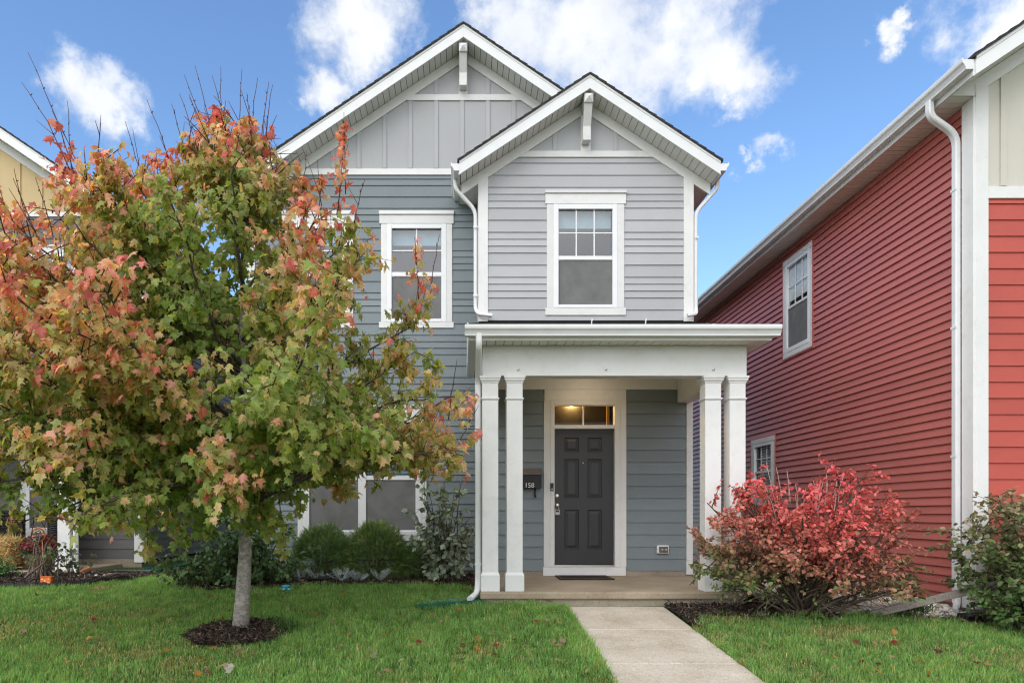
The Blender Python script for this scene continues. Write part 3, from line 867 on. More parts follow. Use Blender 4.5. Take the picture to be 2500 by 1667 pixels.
# --- porch
FC = front(DC)
sl = boxes('porch_slab', W0, [(.225, 3.355, 8.125, DB - .013, -.083, 0)], M['porch'], H, .012)
box('slab_riser', W0, .26, 3.32, 8.165, DB, -.5, -.084, M['found'], H)
cols_ = [(.254, .44), (.541, .73), (2.883, 3.07), (3.17, 3.36)]
for a, b in cols_:
    c = (a + b) / 2; hw = .0945
    sh = box('porch_column', W0, c - hw, c + hw, DC, DC + .19, .2, 2.46, M['white'], H, .004)
    e = .017
    box('column_base', W0, c - hw - e, c + hw + e, DC - e, DC + .19 + e, .001, .195, M['white'], sh, .004)
    mesh_obj('base_moulding', [(c + s1 * (hw + q), DC + .095 + s2 * (.095 + q), zz) for q, zz in ((e - .002, .195), (.002, .225)) for s1, s2 in ((-1, -1), (1, -1), (1, 1), (-1, 1))], BOXF, M['white'], sh)
    boxes('neck_ring', W0, [(c - hw - .014, c + hw + .014, DC - .014, DC + .204, 2.268, 2.282), (c - hw - .007, c + hw + .007, DC - .007, DC + .197, 2.256, 2.268)], M['white'], sh, .003)
    vv = []
    for q, zz in ((.003, 2.455), (.010, 2.475), (.022, 2.49), (.022, 2.505), (.03, 2.515), (.03, 2.539)):
        vv += [(c + s1 * (hw + q), DC + .095 + s2 * (.095 + q), zz) for s1, s2 in ((-1, -1), (1, -1), (1, 1), (-1, 1))]
    ff = [(0, 1, 2, 3), (20, 21, 22, 23)]
    for r in range(5): ff += [(r * 4 + i, r * 4 + (i + 1) % 4, r * 4 + 4 + (i + 1) % 4, r * 4 + 4 + i) for i in range(4)]
    mesh_obj('capital', vv, ff, M['white'], sh)
bm_ = box('porch_beam', W0, .256, 3.372, DC, DC + .19, 2.54, 2.898, M['white'], H, .004)
box('side_beam', W0, .258, .446, DC + .192, DB - .04, 2.542, 2.898, M['white'], H, .004)
box('side_beam', W0, 3.182, 3.37, DC + .192, DB - .04, 2.542, 2.898, M['white'], H, .004)
for hx in (1265, 1479, 1741):
    v, f = tube([(Xp(hx, DC) + .012 * math.cos(a), DC - .012, Zp(902, DC) + .012 * math.sin(a)) for a in [R(-160 + 25 * i) for i in range(9)]], .003, 5)
    mesh_obj('cup_hook', v, f, M['black'], bm_, True)
DS = 7.955
cp = box('porch_ceiling', W0, .10, 3.55, DS + .02, DB - .036, 2.912, 2.93, M['sheath'], H)
uu = .10
while uu < 3.54:
    box('soffit_slat', W0, uu, min(uu + .094, 3.55), DS + .02, DB - .037, 2.90, 2.912, M['soffit'], cp); uu += .102
box('porch_fascia', W0, .088, 3.556, DS, DS + .022, 2.895, 3.055, M['alum'], H, .003)
for a in (.088, 3.534): prism('porch_fascia', rightw(a), [(DS + .022, 2.895), (DB - .04, 2.895), (DB - .04, 3.72), (DS + .022, 3.02)], 0, .022, M['alum'], H)
sweep('porch_gutter', KPROF, (.045, DS, 2.93), (3.62, DS, 2.93), (0, -1, 0), M['alum'], H)
# porch roof: shingle courses, tabs laid singly on the lowest rows
rs = (3.735 - 3.035) / (DB - DS)
pr = prism('porch_roof', rightw(.06), [(DS - .02, 3.02), (DB - .01, 3.02 + rs * (DB - DS + .01)), (DB - .01, 2.99 + rs * (DB - DS + .01)), (DS - .02, 2.99)], 0, 3.53, M['sheath'], H)
tabm = bpy.data.meshes.new('shingle')
tv = [(0, 0, 0), (.3, 0, 0), (.3, .16, 0), (0, .16, 0), (0, 0, .009), (.3, 0, .009), (.3, .16, .002), (0, .16, .002)]
tabm.from_pydata(tv, [], BOXF); tabm.materials.append(M['shingle'])
row = 0; yy = DS - .035
while yy < DB - .1:
    xx = .055 - random.uniform(0, .2)
    zz = 3.024 + rs * (yy - DS) + .002
    while xx < 3.3:
        if xx > .04 - .01:
            o = bpy.data.objects.new('shingle', tabm); link(o, pr)
            o.location = (xx, yy + random.uniform(-.004, .004), zz + random.uniform(0, .004)); o.rotation_euler = (math.atan(rs), 0, 0)
        xx += .305
    yy += .14; row += 1
for cx_ in (1445, 1577):
    v, f = tube([(Xp(cx_, 7.84), 7.86, 3.045), (Xp(cx_, 7.84), 7.85, 3.085), (Xp(cx_, 7.84) + .008, 7.85, 3.1), (Xp(cx_, 7.84), 7.85, 3.115)], .007, 6)
    mesh_obj('gutter_clip', v, f, M['vinyl'], H, True)
# porch downspout
dx_ = .205
d = pipe('downspout', bend([(dx_, DS - .06, 2.96), (dx_, DS - .06, 2.82), (dx_, DC + .12, 2.52), (dx_, DC + .12, .10), (dx_ - .01, DC + .05, -.02), (dx_ - .10, DC - .10, -.075)], .09, 6), .07, .055, (1, 0, 0), M['alum'], H)
strap(front(DC + .12), dx_ - .035, dx_ + .035, .028, 1.9, d); strap(front(DC + .12), dx_ - .035, dx_ + .035, .028, .30, d)
# porch ceiling lamp, tucked behind the beam
lp = disc('porch_lamp', lambda u, n, q: (u, 9.6 + q, 2.899 - n), 1.80, 0, [(.15, 0), (.15, .02), (.14, .022)], M['white'], H, 20)
disc('lamp_shade', lambda u, n, q: (u, 9.6 + q, 2.899 - n), 1.80, 0, [(.13, .023), (.12, .05), (.07, .075), (.01, .082)], M['lampp'], lp, 20)
# outlet cover on the porch wall
oc = box('outlet_cover', FB, Xp(1601.7, DB), Xp(1630.6, DB), .02, .06, Zp(1350, DB), Zp(1330, DB), M['vinyl'], H, .008)
box('outlet_window', FB, Xp(1606, DB), Xp(1628, DB), .06, .066, Zp(1348, DB), Zp(1333, DB), plain('smoky_plastic', (.14, .125, .10), .3), oc, .003)
for px_ in (1612, 1621): box('socket', FB, Xp(px_, DB), Xp(px_ + 4, DB), .066, .068, Zp(1342, DB), Zp(1338, DB), plain('socket_cream', (.5, .45, .36)), oc)

# --- mailbox
mb = thing('mailbox', 'black wall mailbox numbered 158 hanging left of the front door', 'mailbox', (Xp(1290, DB), DB - .06, Zp(1192, DB)))
ma, mb_ = Xp(1256, DB), Xp(1320, DB)
blk = plain('black_enamel', (.028, .028, .034), .45, .4, 0, .15)
DMB = front(DB - .022)
prism('body', lambda u, n, q: (n, DB - .022 - u, q), [(0, Zp(1192, DB)), (.085, Zp(1192, DB)), (.11, Zp(1160, DB)), (0, Zp(1150, DB))], ma, mb_, blk, mb, .003)
prism('lid', lambda u, n, q: (n, DB - .022 - u, q), [(0, Zp(1143, DB)), (.04, Zp(1144, DB)), (.125, Zp(1158.5, DB)), (.122, Zp(1160, DB)), (0, Zp(1150, DB))], ma - .006, mb_ + .006, plain('dusty_bronze_lid', (.12, .10, .088), .4), mb, .002)
hx = Xp(1305.3, DB)
v, f = tube(bend([(hx, DB - .05, Zp(1191, DB)), (hx, DB - .05, Zp(1210, DB)), (hx, DB - .09, Zp(1213.5, DB)), (hx, DB - .115, Zp(1208, DB))], .03), .011, 8)
mesh_obj('paper_hook', v, f, M['black'], mb, True)
hl = []
for gx in (1277.5, 1290.7, 1306.4):
    for i in range(-1, 2):
        for j in range(-1, 2):
            px_, py_ = gx + i * 3.6, 1174 + j * 3.4
            n_ = .11 - .025 * (py_ - 1160) / 32
            hl.append((Xp(px_ - .9, DB), Xp(px_ + .9, DB), n_ - .004, n_ + .0012, Zp(py_ + 1, DB), Zp(py_ - 1, DB)))
boxes('vent_hole', DMB, hl, M['black'], mb)
def text(name, s, size, mat, loc, rot, parent, ext=.001):
    cu = bpy.data.curves.new(name, 'FONT'); cu.body = s; cu.size = size; cu.extrude = ext; cu.align_x = 'CENTER'; cu.align_y = 'CENTER'
    to = bpy.data.objects.new(name, cu); COL.objects.link(to)
    bpy.context.view_layer.update()
    me = bpy.data.meshes.new_from_object(to)
    bpy.data.objects.remove(to)
    me.materials.append(mat)
    o = bpy.data.objects.new(name, me); link(o, parent); o.location = loc; o.rotation_euler = rot
    return o
text('house_number', '158', .095, plain('number_white', (.8, .82, .8)), (Xp(1290.7, DB), DB - .022 - .089 - .004, Zp(1185.5, DB)), (R(90) + .12, 0, 0), mb)

# --- doormat
dm = thing('doormat', 'thin dark brown doormat lying on the porch below the front door', 'doormat', (1.75, 9.85, 0))
def matm():
    k = Nodes('coir_mat'); n = k.noise(70, 3); n2 = k.noise(9, 3)
    c = k.ramp(n.outputs['Fac'], [(.3, (.012, .010, .009)), (.7, (.06, .05, .042))]).outputs[0]
    p = k.pbsdf(c, .95, .1); k.bump(n.outputs['Fac'], p, .8, .01); return k.done(p.outputs[0])
box('mat_body', W0, 1.37, 2.13, 9.62, 10.18, .002, .018, matm(), dm, .006)
boxes('mat_border', W0, [(1.39, 2.11, 9.64, 9.665, .018, .021), (1.39, 2.11, 10.135, 10.16, .018, .021), (1.39, 1.415, 9.665, 10.135, .018, .021), (2.085, 2.11, 9.665, 10.135, .018, .021)], plain('mat_border', (.09, .075, .06), .9), dm)
# ================================================================== red house
DR, XR = 7.66, 5.64
RH = thing('red_house', 'red sided house with white corner boards and a cream battened gable', 'house', (8.5, 8, -.2))
FR, SR = front(DR), leftw(XR + .012)
rez = 5.484                                    # eave soffit height
YB = 20.5
zb_r = -.10
# side windows (u = distance along the wall)
def side_u(px): return XR * F / (px - PX)
ua, ub = side_u(1984), side_u(1906)
D_ = side_u(1984)
zw = lambda py, px: CAMZ + (PY - py) * side_u(px) / F
# upper window: near-edge corner points read off the photograph
uw0, uw1 = 11.15, 12.15
def swin(u0, u1, z0, z1, low, blind):
    c = .085
    return window(RH, SR, (u0 + c, u1 - c, z0 + c, z1 - c), [(u0 + c + .06, u1 - c - .06)],
                  (z1 - c - .06, (z0 + z1) / 2 + .02, (z0 + z1) / 2 - .02, z0 + c + .07), (u0, u1),
                  head=(u0, u1, z1), apron=(u0, u1, z0), munt=(3, 2), low=low, blind=blind, slats=(low != 'screen'), bd=-.028, gm='glassb')
zt_, zb_ = zw(588, 1984), zw(845, 1984)
swin(uw0, uw1, zb_, zt_, 'screen', .42)
l0, l1 = side_u(1893), side_u(1893) + 1.0
lz1 = zw(1062, 1893); lz0 = lz1 - 1.25
swin(l0, l1, lz0, lz1, 'glass', .95)
ops_r = [(uw0 + .03, uw1 - .03, zb_ + .03, zt_ - .03), (l0 + .03, l1 - .03, lz0 + .03, lz1 - .03)]
sw = boxes('side_wall', SR, [(a, b, -.14, -.002, c, d_) for a, b, c, d_ in cut(DR + .01, YB, zb_r, rez + .02, ops_r)], M['sheath'], RH)
boards(SR, sw, even(zb_r, rez, .1016), lambda q: (DR + .15, YB), ops_r, M['redv'], joints=9, n0=.002, n1=.025)
for (a, b, c, d_) in ops_r:      # receiver channels round the side windows
    boxes('window_channel', SR, [(a - .055, a - .03, 0, .03, c - .055, d_ + .055), (b + .03, b + .055, 0, .03, c - .055, d_ + .055), (a - .03, b + .03, 0, .03, d_ + .03, d_ + .055), (a - .03, b + .03, 0, .03, c - .055, c - .03)], M['redv'], RH)
box('foundation', W0, XR + .02, 12.4, DR + .02, YB, -.9, zb_r, M['found'], RH)
# front
rcx = XR + 3.4; rp = .67
rzs = rez + rp * (3.4 + .28)
fb = boxes('front_wall', FR, [(XR + .01, 12.43, -.12, -.002, zb_r, 5.5)], M['sheath'], RH)
boards(FR, fb, even(-.126, 4.372, WD), lambda q: (XR + .14, 12.4), [], M['red'])
box('band_board', FR, XR + .13, 12.4, 0, .03, 4.372, 4.50, M['white'], RH, .003)
gp = prism('gable_panel', FR, [(XR + .1, 4.49), (12.35, 4.49), (12.35, 5.71), (rcx, rzs - .03), (XR + .1, 5.71)], -.1, .006, M['cream'], RH)
i = 0
bxx = Xp(2447, DR)
while bxx < 12.2:
    ztp = rzs - .165 - rp * abs(bxx - rcx) + .02
    box('batten', FR, bxx - .033, bxx + .033, .006, .024, 4.51, ztp, M['cream'], gp, .002); bxx += .404
box('corner_board', FR, XR, XR + .142, .0, .034, -.13, 5.62, M['white'], RH, .003)
box('corner_board', SR, DR - .03, DR + .15, .0, .036, -.13, rez, M['white'], RH, .003)
rake(RH, FR, rcx, rzs, rp, 3.68, 3.68, .42, 3.41)
gable_roof(RH, rcx, rzs + .205, rp, 3.71, 3.71, DR - .445, YB + .3)
prism('eave_return', FR, [(XR + .03, rez + .01), (XR - .27, rez + .01), (XR - .24, rez + .06), (XR + .03, rez + .24)], .002, .028, M['white'], RH)
fx = XR - .28
es = box('eave_soffit', W0, fx, XR, DR, YB + .25, rez + .016, rez + .03, M['sheath'], RH)
yy = DR
while yy < YB + .2:
    box('soffit_slat', W0, fx, XR + .01, yy, yy + .094, rez + .002, rez + .015, M['soffit'], es); yy += .102
box('fascia_board', W0, fx - .02, fx, DR - .40, YB + .25, rez - .004, rez + .17, M['alum'], RH)
sweep('gutter', KPROF, (fx - .02, DR - .41, rez + .06), (fx - .02, YB + .25, rez + .06), (-1, 0, 0), M['alum'], RH)
# downspout at the corner
dsx, dy = XR - .028, DR + .20
d = pipe('downspout', bend([(fx - .08, dy - .02, rez + .07), (fx - .08, dy - .02, rez - .10), (dsx - .02, dy, rez - .30), (dsx - .02, dy, .02), (dsx - .04, dy - .03, -.10), (dsx - .17, dy - .20, -.155)], .13, 8), .082, .062, (0, 1, 0), M['alum'], RH)
for zz in (4.55, 3.0, 1.55, .45): strap(leftw(dsx + .012), dy - .04, dy + .04, .065, zz, d)

# ================================================================== left neighbour
DL, XL = 12.8, -5.84
LH = thing('taupe_house', 'taupe house with a beige gable and white porch column behind the maple', 'house', (-9.2, 13, -.05))
FL, SL = front(DL), rightw(XL - .012)
lcx = XL - 3.4; lp_ = .675
lzs = 8.29
zE = lzs - lp_ * 3.67
bnd0, bnd1 = Zp(530.5, DL), Zp(519, DL)
x = lambda p: Xp(p, DL)
def lwin(a, b, c, d_, blind=0):
    return window(LH, FL, (a + .1, b - .1, c + .1, d_ - .14), [(a + .17, b - .17)], (d_ - .21, (c + d_) / 2 + .02, (c + d_) / 2 - .02, c + .17), (a, b),
                  head=(a - .02, b + .02, d_ - .03), cap=(a - .04, b + .04, d_), apron=(a - .02, b + .02, c), munt=(2, 2), blind=blind)
ops_l = []
for a, b, c, d_ in ((x(52), x(190), Zp(1312, DL), Zp(1075, DL)), (x(58), x(200), Zp(800, DL), Zp(600, DL)), (x(-170), x(-30), Zp(800, DL), Zp(600, DL))):
    lwin(a, b, c, d_, .4); ops_l.append((a + .05, b - .05, c + .05, d_ - .08))
lw1 = boxes('front_wall', FL, [(a, b, -.12, -.002, c, d_) for a, b, c, d_ in cut(lcx - 3.4, XL - .01, .0, bnd1, ops_l)], M['sheath'], LH)
boards(FL, lw1, even(.09, bnd0, WD), lambda q: (lcx - min(3.4, (lzs - q) / lp_), lcx + min(3.39, (lzs - q) / lp_)), ops_l, M['taupe'])
box('band_board', FL, lcx - 3.0, lcx + 3.0, 0, .03, bnd0, bnd1, M['white'], LH, .003)
gp = prism('gable_panel', FL, [(lcx - 2.8, bnd1 - .02), (lcx + 2.8, bnd1 - .02), (lcx, lzs - .03)], -.1, .006, M['beige'], LH)
for i in range(-6, 7):
    bx = x(101) - .404 * 4 + .404 * i - .0
    ztp = lzs - .165 - lp_ * abs(bx - lcx) + .03
    if ztp > bnd1 + .1: box('batten', FL, bx - .033, bx + .033, .006, .024, bnd1 + .005, ztp, M['beige'], gp, .002)
rake(LH, FL, lcx, lzs, lp_, 3.67, 3.67, .35, 3.4)
gable_roof(LH, lcx, lzs + .205, lp_, 3.70, 3.70, DL - .375, 25)
box('corner_board', FL, XL - .15, XL, 0, .034, .02, zE + .2, M['white'], LH, .003)
box('corner_board', SL, DL - .03, DL + .12, 0, .034, .02, zE + .02, M['white'], LH, .003)
s2 = box('side_wall', SL, DL + .02, 25, -.12, -.002, .0, zE + .03, M['sheath'], LH)
boards(SL, s2, even(.05, zE, .1016 * 1.25), lambda q: (DL + .12, 24.9), [], M['taupe'])
box('foundation', W0, lcx - 3.4, XL - .02, DL - .014, 25, -.5, .086, M['found'], LH)
box('eave_soffit', W0, XL, XL + .27, DL, 25, zE, zE + .015, M['soffit'], LH)
sweep('gutter', KPROF, (XL + .27, DL - .36, zE + .07), (XL + .27, 25, zE + .07), (1, 0, 0), M['alum'], LH)
# its porch
DLC = 11.2
box('porch_slab', W0, -10.4, -6.22, DLC - .08, DL - .01, -.09, 0, M['porch'], LH, .01)
box('slab_riser', W0, -10.38, -6.25, DLC - .04, DL - .01, -.5, -.091, M['found'], LH)
for a in (-6.49, -8.9, -10.3):
    sh = box('porch_column', W0, a, a + .2, DLC, DLC + .2, .2, 2.54, M['white'], LH, .004)
    box('column_base', W0, a - .025, a + .225, DLC - .025, DLC + .225, .001, .2, M['white'], sh, .004)
    box('capital', W0, a - .025, a + .225, DLC - .025, DLC + .225, 2.47, 2.54, M['white'], sh, .004)
box('porch_beam', W0, -10.4, -6.26, DLC - .003, DLC + .2, 2.545, 2.9, M['white'], LH, .004)
box('side_beam', W0, -6.46, -6.27, DLC + .203, DL - .036, 2.546, 2.9, M['white'], LH, .004)
box('porch_ceiling', W0, -10.6, -6.05, DLC - .25, DL - .036, 2.903, 2.93, M['soffit'], LH)
box('porch_fascia', W0, -10.6, -6.05, DLC - .272, DLC - .25, 2.89, 3.05, M['alum'], LH, .003)
sweep('porch_gutter', KPROF, (-10.65, DLC - .272, 2.93), (-6.0, DLC - .272, 2.93), (0, -1, 0), M['alum'], LH)
prism('porch_roof', rightw(-10.6), [(DLC - .28, 3.03), (DL, 3.6), (DL, 3.56), (DLC - .28, 2.99)], 0, 4.6, M['shingle'], LH)
d = pipe('downspout', bend([(-6.21, DLC - .33, 2.95), (-6.21, DLC - .33, 2.8), (-6.22, DLC + .05, 2.5), (-6.22, DLC + .05, .10), (-6.20, DLC + .02, -.02), (-6.08, DLC - .06, -.08)], .09, 6), .075, .055, (.7, .7, 0), M['alum'], LH)
for zz in (1.0, .33): strap(front(DLC + .05), -6.26, -6.18, .03, zz, d)

# ================================================================== things by the neighbour's porch
def npos(px, py, z=0):       # a pixel on a level surface at height z
    D = F * (CAMZ - z) / (py - PY); return ((px - PX) * D / F, D)
wick = plain('black_wicker', (.018, .018, .02), .5, .4)
def wicker_chair(loc, rz, label):
    t = thing('wicker_chair', label, 'chair', loc, 'wicker chairs on the neighbouring porch')
    Mx = Matrix.Translation(loc) @ Matrix.Rotation(rz, 4, 'Z')
    mp = lambda u, n, q: tuple(Mx @ Vector((u, n, q)))
    box('seat_cushion', mp, -.26, .26, -.25, .25, .36, .45, plain('chair_cushion', (.42, .44, .47), .8), t, .03)
    # woven barrel back: interlaced strands
    A = Acc()
    for k in range(15):
        q = .34 + k * .038
        A.add(tube([mp((.31 + .008 * (-1) ** (i + k)) * math.sin(a), .03 + (.30 + .008 * (-1) ** (i + k)) * math.cos(a), q + .02 * math.cos(a)) for i, a in enumerate([R(-115 + 10 * j) for j in range(24)])], .019, 5))
    for j in range(24):
        a = R(-115 + 10 * j)
        A.add(tube([mp(.31 * math.sin(a), .03 + .30 * math.cos(a), q) for q in (.22, .9 + .02 * math.cos(a))], .008, 4))
    A.build('woven_back', wick, t)
    v, f = tube([mp(.32 * math.sin(a), .03 + .31 * math.cos(a), .91 + .03 * math.cos(a)) for a in [R(-118 + 11.8 * j) for j in range(21)]], .027, 7)
    mesh_obj('top_rail', v, f, wick, t, True)
    box('seat_base', mp, -.29, .29, -.28, .29, .28, .355, wick, t, .02)
    for sx in (-1, 1):
        for sy in (-1, 1):
            v, f = tube([mp(sx * .25, sy * .24, .28), mp(sx * .27, sy * .26, 0.001)], [.022, .016], 8)
            mesh_obj('leg', v, f, wick, t, True)
    return t
wicker_chair((-7.86, 11.95, 0), R(25), 'black wicker armchair with grey cushion left of the porch window')
wicker_chair((-7.13, 12.25, 0), R(-55), 'black wicker armchair between the porch window and white column')

# straw bale
def straw():
    hx, hy = -7.72, 11.42
    t = thing('straw_bale', 'golden straw bale on the edge of the neighbouring porch', 'straw bale', (hx, hy, 0))
    sm = leafmat('straw', .15, .6, .3, (.5, .4, .2), .1)
    body = box('bale_core', W0, hx - .45, hx + .42, hy - .2, hy + .22, .004, .46, plain('straw_core', (.30, .19, .07), .9, .1, 0, .4, 30, .8), t, .04)
    n = 2600
    p = np.stack([rng.uniform(-.46, .44, n), rng.uniform(-.21, .23, n), rng.uniform(.0, .47, n)], 1)
    fc = rng.integers(0, 3, n)
    p[fc == 0, 1] = -.21 - rng.random((fc == 0).sum()) * .02; p[fc == 1, 2] = .465 + rng.random((fc == 1).sum()) * .03; p[fc == 2, 0] = .425 + rng.random((fc == 2).sum()) * .03
    p[:, 2] = np.clip(p[:, 2], .03, 1)
    p += np.array([hx, hy, .01])
    tip = rnd(n) * np.array([1, .35, .6]); rot = frames(tip, rnd(n))
    c = np.array([.62, .43, .17]) * rng.uniform(.55, 1.25, (n, 1))
    scatter('loose_straw', [(-.5, 0, 0), (.5, 0, 0), (.3, 1, .02), (-.3, 1, .02)], [(0, 1, 2, 3)], p, rot, np.stack([np.full(n, .007), rng.uniform(.06, .17, n), np.full(n, .1)], 1), c, sm, t)
    for q in (-.2, .2): boxes('twine', W0, [(hx + q, hx + q + .008, hy - .207, hy - .2, .0, .466)], plain('twine', (.5, .42, .3)), t)
straw()

# potted mums
def mums():
    cx, cy = -6.83, 11.33
    t = thing('potted_mum', 'dark red potted mum in a tan pot beside the porch column', 'potted plant', (cx, cy, 0))
    pm = plain('tan_pot', (.40, .27, .12), .7)
    rings = [(.12, .002), (.16, .22), (.175, .23), (.175, .26), (.15, .26), (.14, .2)]
    v, f, n = [], [], 20
    for r, q in rings: v += [(cx + r * math.cos(2 * math.pi * i / n), cy + r * math.sin(2 * math.pi * i / n), q) for i in range(n)]
    for k in range(len(rings) - 1): f += [(k * n + i, k * n + (i + 1) % n, k * n + n + (i + 1) % n, k * n + n + i) for i in range(n)]
    f.append(tuple(range(n - 1, -1, -1))); f.append(tuple(range(len(v) - n, len(v))))
    mesh_obj('pot', v, f, pm, t, True)
    n = 1500
    d = rnd(n); d /= np.linalg.norm(d, axis=1, keepdims=True); d[:, 2] = np.abs(d[:, 2]) - .25
    p = np.array([cx, cy, .32]) + d * np.array([.30, .28, .24]) * rng.uniform(.6, 1, (n, 1))
    lf = leafmat('mum_leaf', .2)
    scatter('foliage', [(-.4, 0, 0), (0, -.1, .05), (.4, 0, 0), (0, 1, .1)], [(0, 1, 2), (0, 2, 3)], p, frames(d + .5 * rnd(n), d + .4 * rnd(n)), rng.uniform(.03, .05, n), np.array([.04, .09, .02]) * rng.uniform(.6, 1.3, (n, 1)), lf, t)
    n = 700
    d = rnd(n); d /= np.linalg.norm(d, axis=1, keepdims=True); d[:, 2] = np.abs(d[:, 2])
    p = np.array([cx, cy, .33]) + d * np.array([.31, .29, .25])
    a = np.linspace(0, 2 * np.pi, 8, endpoint=False)
    fv = [(0, 0, .25)] + [(math.cos(q) * (1 if i % 2 else .8), math.sin(q) * (1 if i % 2 else .8), 0) for i, q in enumerate(a)]
    ff = [(0, i + 1, (i + 1) % 8 + 1) for i in range(8)]
    o = scatter('blossoms', fv, ff, p, frames(rnd(n), d + .2 * rnd(n)), rng.uniform(.014, .024, n), np.array([.17, .006, .014]) * rng.uniform(.6, 1.8, (n, 1)), lf, t)
    kind(o, 'stuff')
mums()

# round welcome sign on a stake
sgx, sgy = Xp(94, 11.05), 11.05
sgz = Zp(1304, 11.05)
sg = thing('round_sign', 'small round black and orange welcome sign on a stake above the mums', 'sign', (sgx, sgy, gzf(sgx, sgy)))
FS = front(sgy)
disc('sign_rim', FS, sgx, sgz, [(.115, -.006), (.115, .003), (.104, .004)], plain('orange_rim', (.62, .17, .04)), sg, 32)
disc('sign_face', FS, sgx, sgz, [(.104, .0045), (.103, .006)], plain('black_board', (.03, .03, .03), .7), sg, 32)
box('stake', W0, sgx + .05, sgx + .062, sgy + .006, sgy + .014, gzf(sgx, sgy) - .1, sgz, plain('stake_wood', (.35, .2, .1)), sg)
yl = plain('cream_letters', (.75, .62, .28)); orl = plain('orange_letters', (.65, .17, .05))
for i, ch in enumerate('WELCOME'):
    a = R(58 - i * 19.5 + 90 - 90)
    th = R(148 - i * 19.3)
    text('letter', ch, .042, yl, (sgx + .076 * math.cos(th), sgy - .0075, sgz + .076 * math.sin(th) - .005), (R(90), R(90) - th, 0) if False else (R(90), -(th - R(90)), 0), sg)
text('letters', 'TREATERS', .046, orl, (sgx, sgy - .0075, sgz - .015), (R(90), R(-7), 0), sg)
for bx_, bz_ in ((0, .035), (.075, .01), (-.08, -.025)):
    prism('bat', FS, [(sgx + bx_ - .02, sgz + bz_), (sgx + bx_ - .008, sgz + bz_ - .006), (sgx + bx_, sgz + bz_ - .002), (sgx + bx_ + .008, sgz + bz_ - .006), (sgx + bx_ + .02, sgz + bz_), (sgx + bx_ + .006, sgz + bz_ + .004), (sgx + bx_ - .006, sgz + bz_ + .004)], .006, .0075, M['vinyl'], sg)

# orange patterned block on the mulch
def orange_block():
    X0, Y0 = Xp(114, 9.5), 9.5
    z0 = gzf(X0, Y0) + .02
    t = thing('orange_tin', 'small dented orange and white patterned tin on the mulch', 'tin', (X0, Y0, z0))
    om = plain('orange_print', (.72, .16, .02), .35); wm = plain('tin_white', (.7, .62, .5), .5)
    b = box('body', W0, X0 - .073, X0 + .073, Y0 - .03, Y0 + .03, z0, z0 + .105, om, t, .006)
    for (a, c, w_, h_) in ((-.05, .03, .022, .018), (-.045, .075, .03, .014), (-.01, .055, .02, .02), (.035, .03, .026, .02), (.04, .08, .02, .012)):
        box('printed_patch', front(Y0 - .03), X0 + a - w_ / 2, X0 + a + w_ / 2, 0, .0015, z0 + c - h_ / 2, z0 + c + h_ / 2, wm, b)
    box('lid', W0, X0 - .076, X0 + .076, Y0 - .033, Y0 + .033, z0 + .1052, z0 + .112, om, t, .003)
orange_block()

# scalloped black bed edging
def edging():
    t = thing('bed_edging', 'black scalloped plastic edging along the mulch by the taupe house', 'edging', (-7, 9.25, gzf(-7, 9.25)))
    xs = np.arange(-9.4, -4.8, .15)
    me = None
    for xa in xs:
        xb = xa + .148
        ya, yb = [float(np.interp(q, [p[0] for p in BED_L], [p[1] for p in BED_L])) - .04 for q in (xa, xb)]
        pts = []
        for i in range(7):
            q = i / 6
            X_, Y_ = xa + (xb - xa) * q, ya + (yb - ya) * q
            pts.append((X_, Y_, gzf(X_, Y_) + .055 + .035 * math.sin(math.pi * q)))
        v = [p for p in pts] + [(p[0], p[1], gzf(p[0], p[1]) - .05) for p in pts] 
        v += [(p[0], p[1] + .012, p[2]) for p in v]
        f = []
        for i in range(6):
            f += [(i, i + 1, i + 8, i + 7), (14 + i, 21 + i, 22 + i, 15 + i), (i, 14 + i, 15 + i, i + 1)]
        mesh_obj('edging_scallop', v, f, M['black'], t)
edging()

# stones
def stone_mesh(seed, sub=2):
    r = random.Random(seed)
    bm = bmesh.new(); bmesh.ops.create_icosphere(bm, subdivisions=sub, radius=1)
    ph = [r.uniform(0, 6) for _ in range(6)]
    for v in bm.verts:
        c = v.co
        k = 1 + .13 * math.sin(c.x * 2.3 + ph[0]) + .11 * math.sin(c.y * 3.1 + ph[1]) + .1 * math.sin(c.z * 3.7 + ph[2])
        v.co = c * k
    me = bpy.data.meshes.new('stone'); bm.to_mesh(me); bm.free()
    me.polygons.foreach_set('use_smooth', [True] * len(me.polygons))
    return me
def stonemat(name, a, b):
    k = Nodes(name); n = k.noise(14, 6, .7)
    c = k.ramp(n.outputs['Fac'], [(.3, a), (.7, b)]).outputs[0]
    p = k.pbsdf(c, .8, .3); k.bump(n.outputs['Fac'], p, .3, .01); return k.done(p.outputs[0])
SM = {'grey': stonemat('grey_stone', (.28, .27, .25), (.5, .48, .45)), 'tan': stonemat('tan_stone', (.42, .34, .24), (.62, .54, .42)),
      'pale': stonemat('pale_stone', (.5, .47, .42), (.7, .68, .63)), 'rust': stonemat('rust_stone', (.38, .19, .10), (.55, .31, .2))}
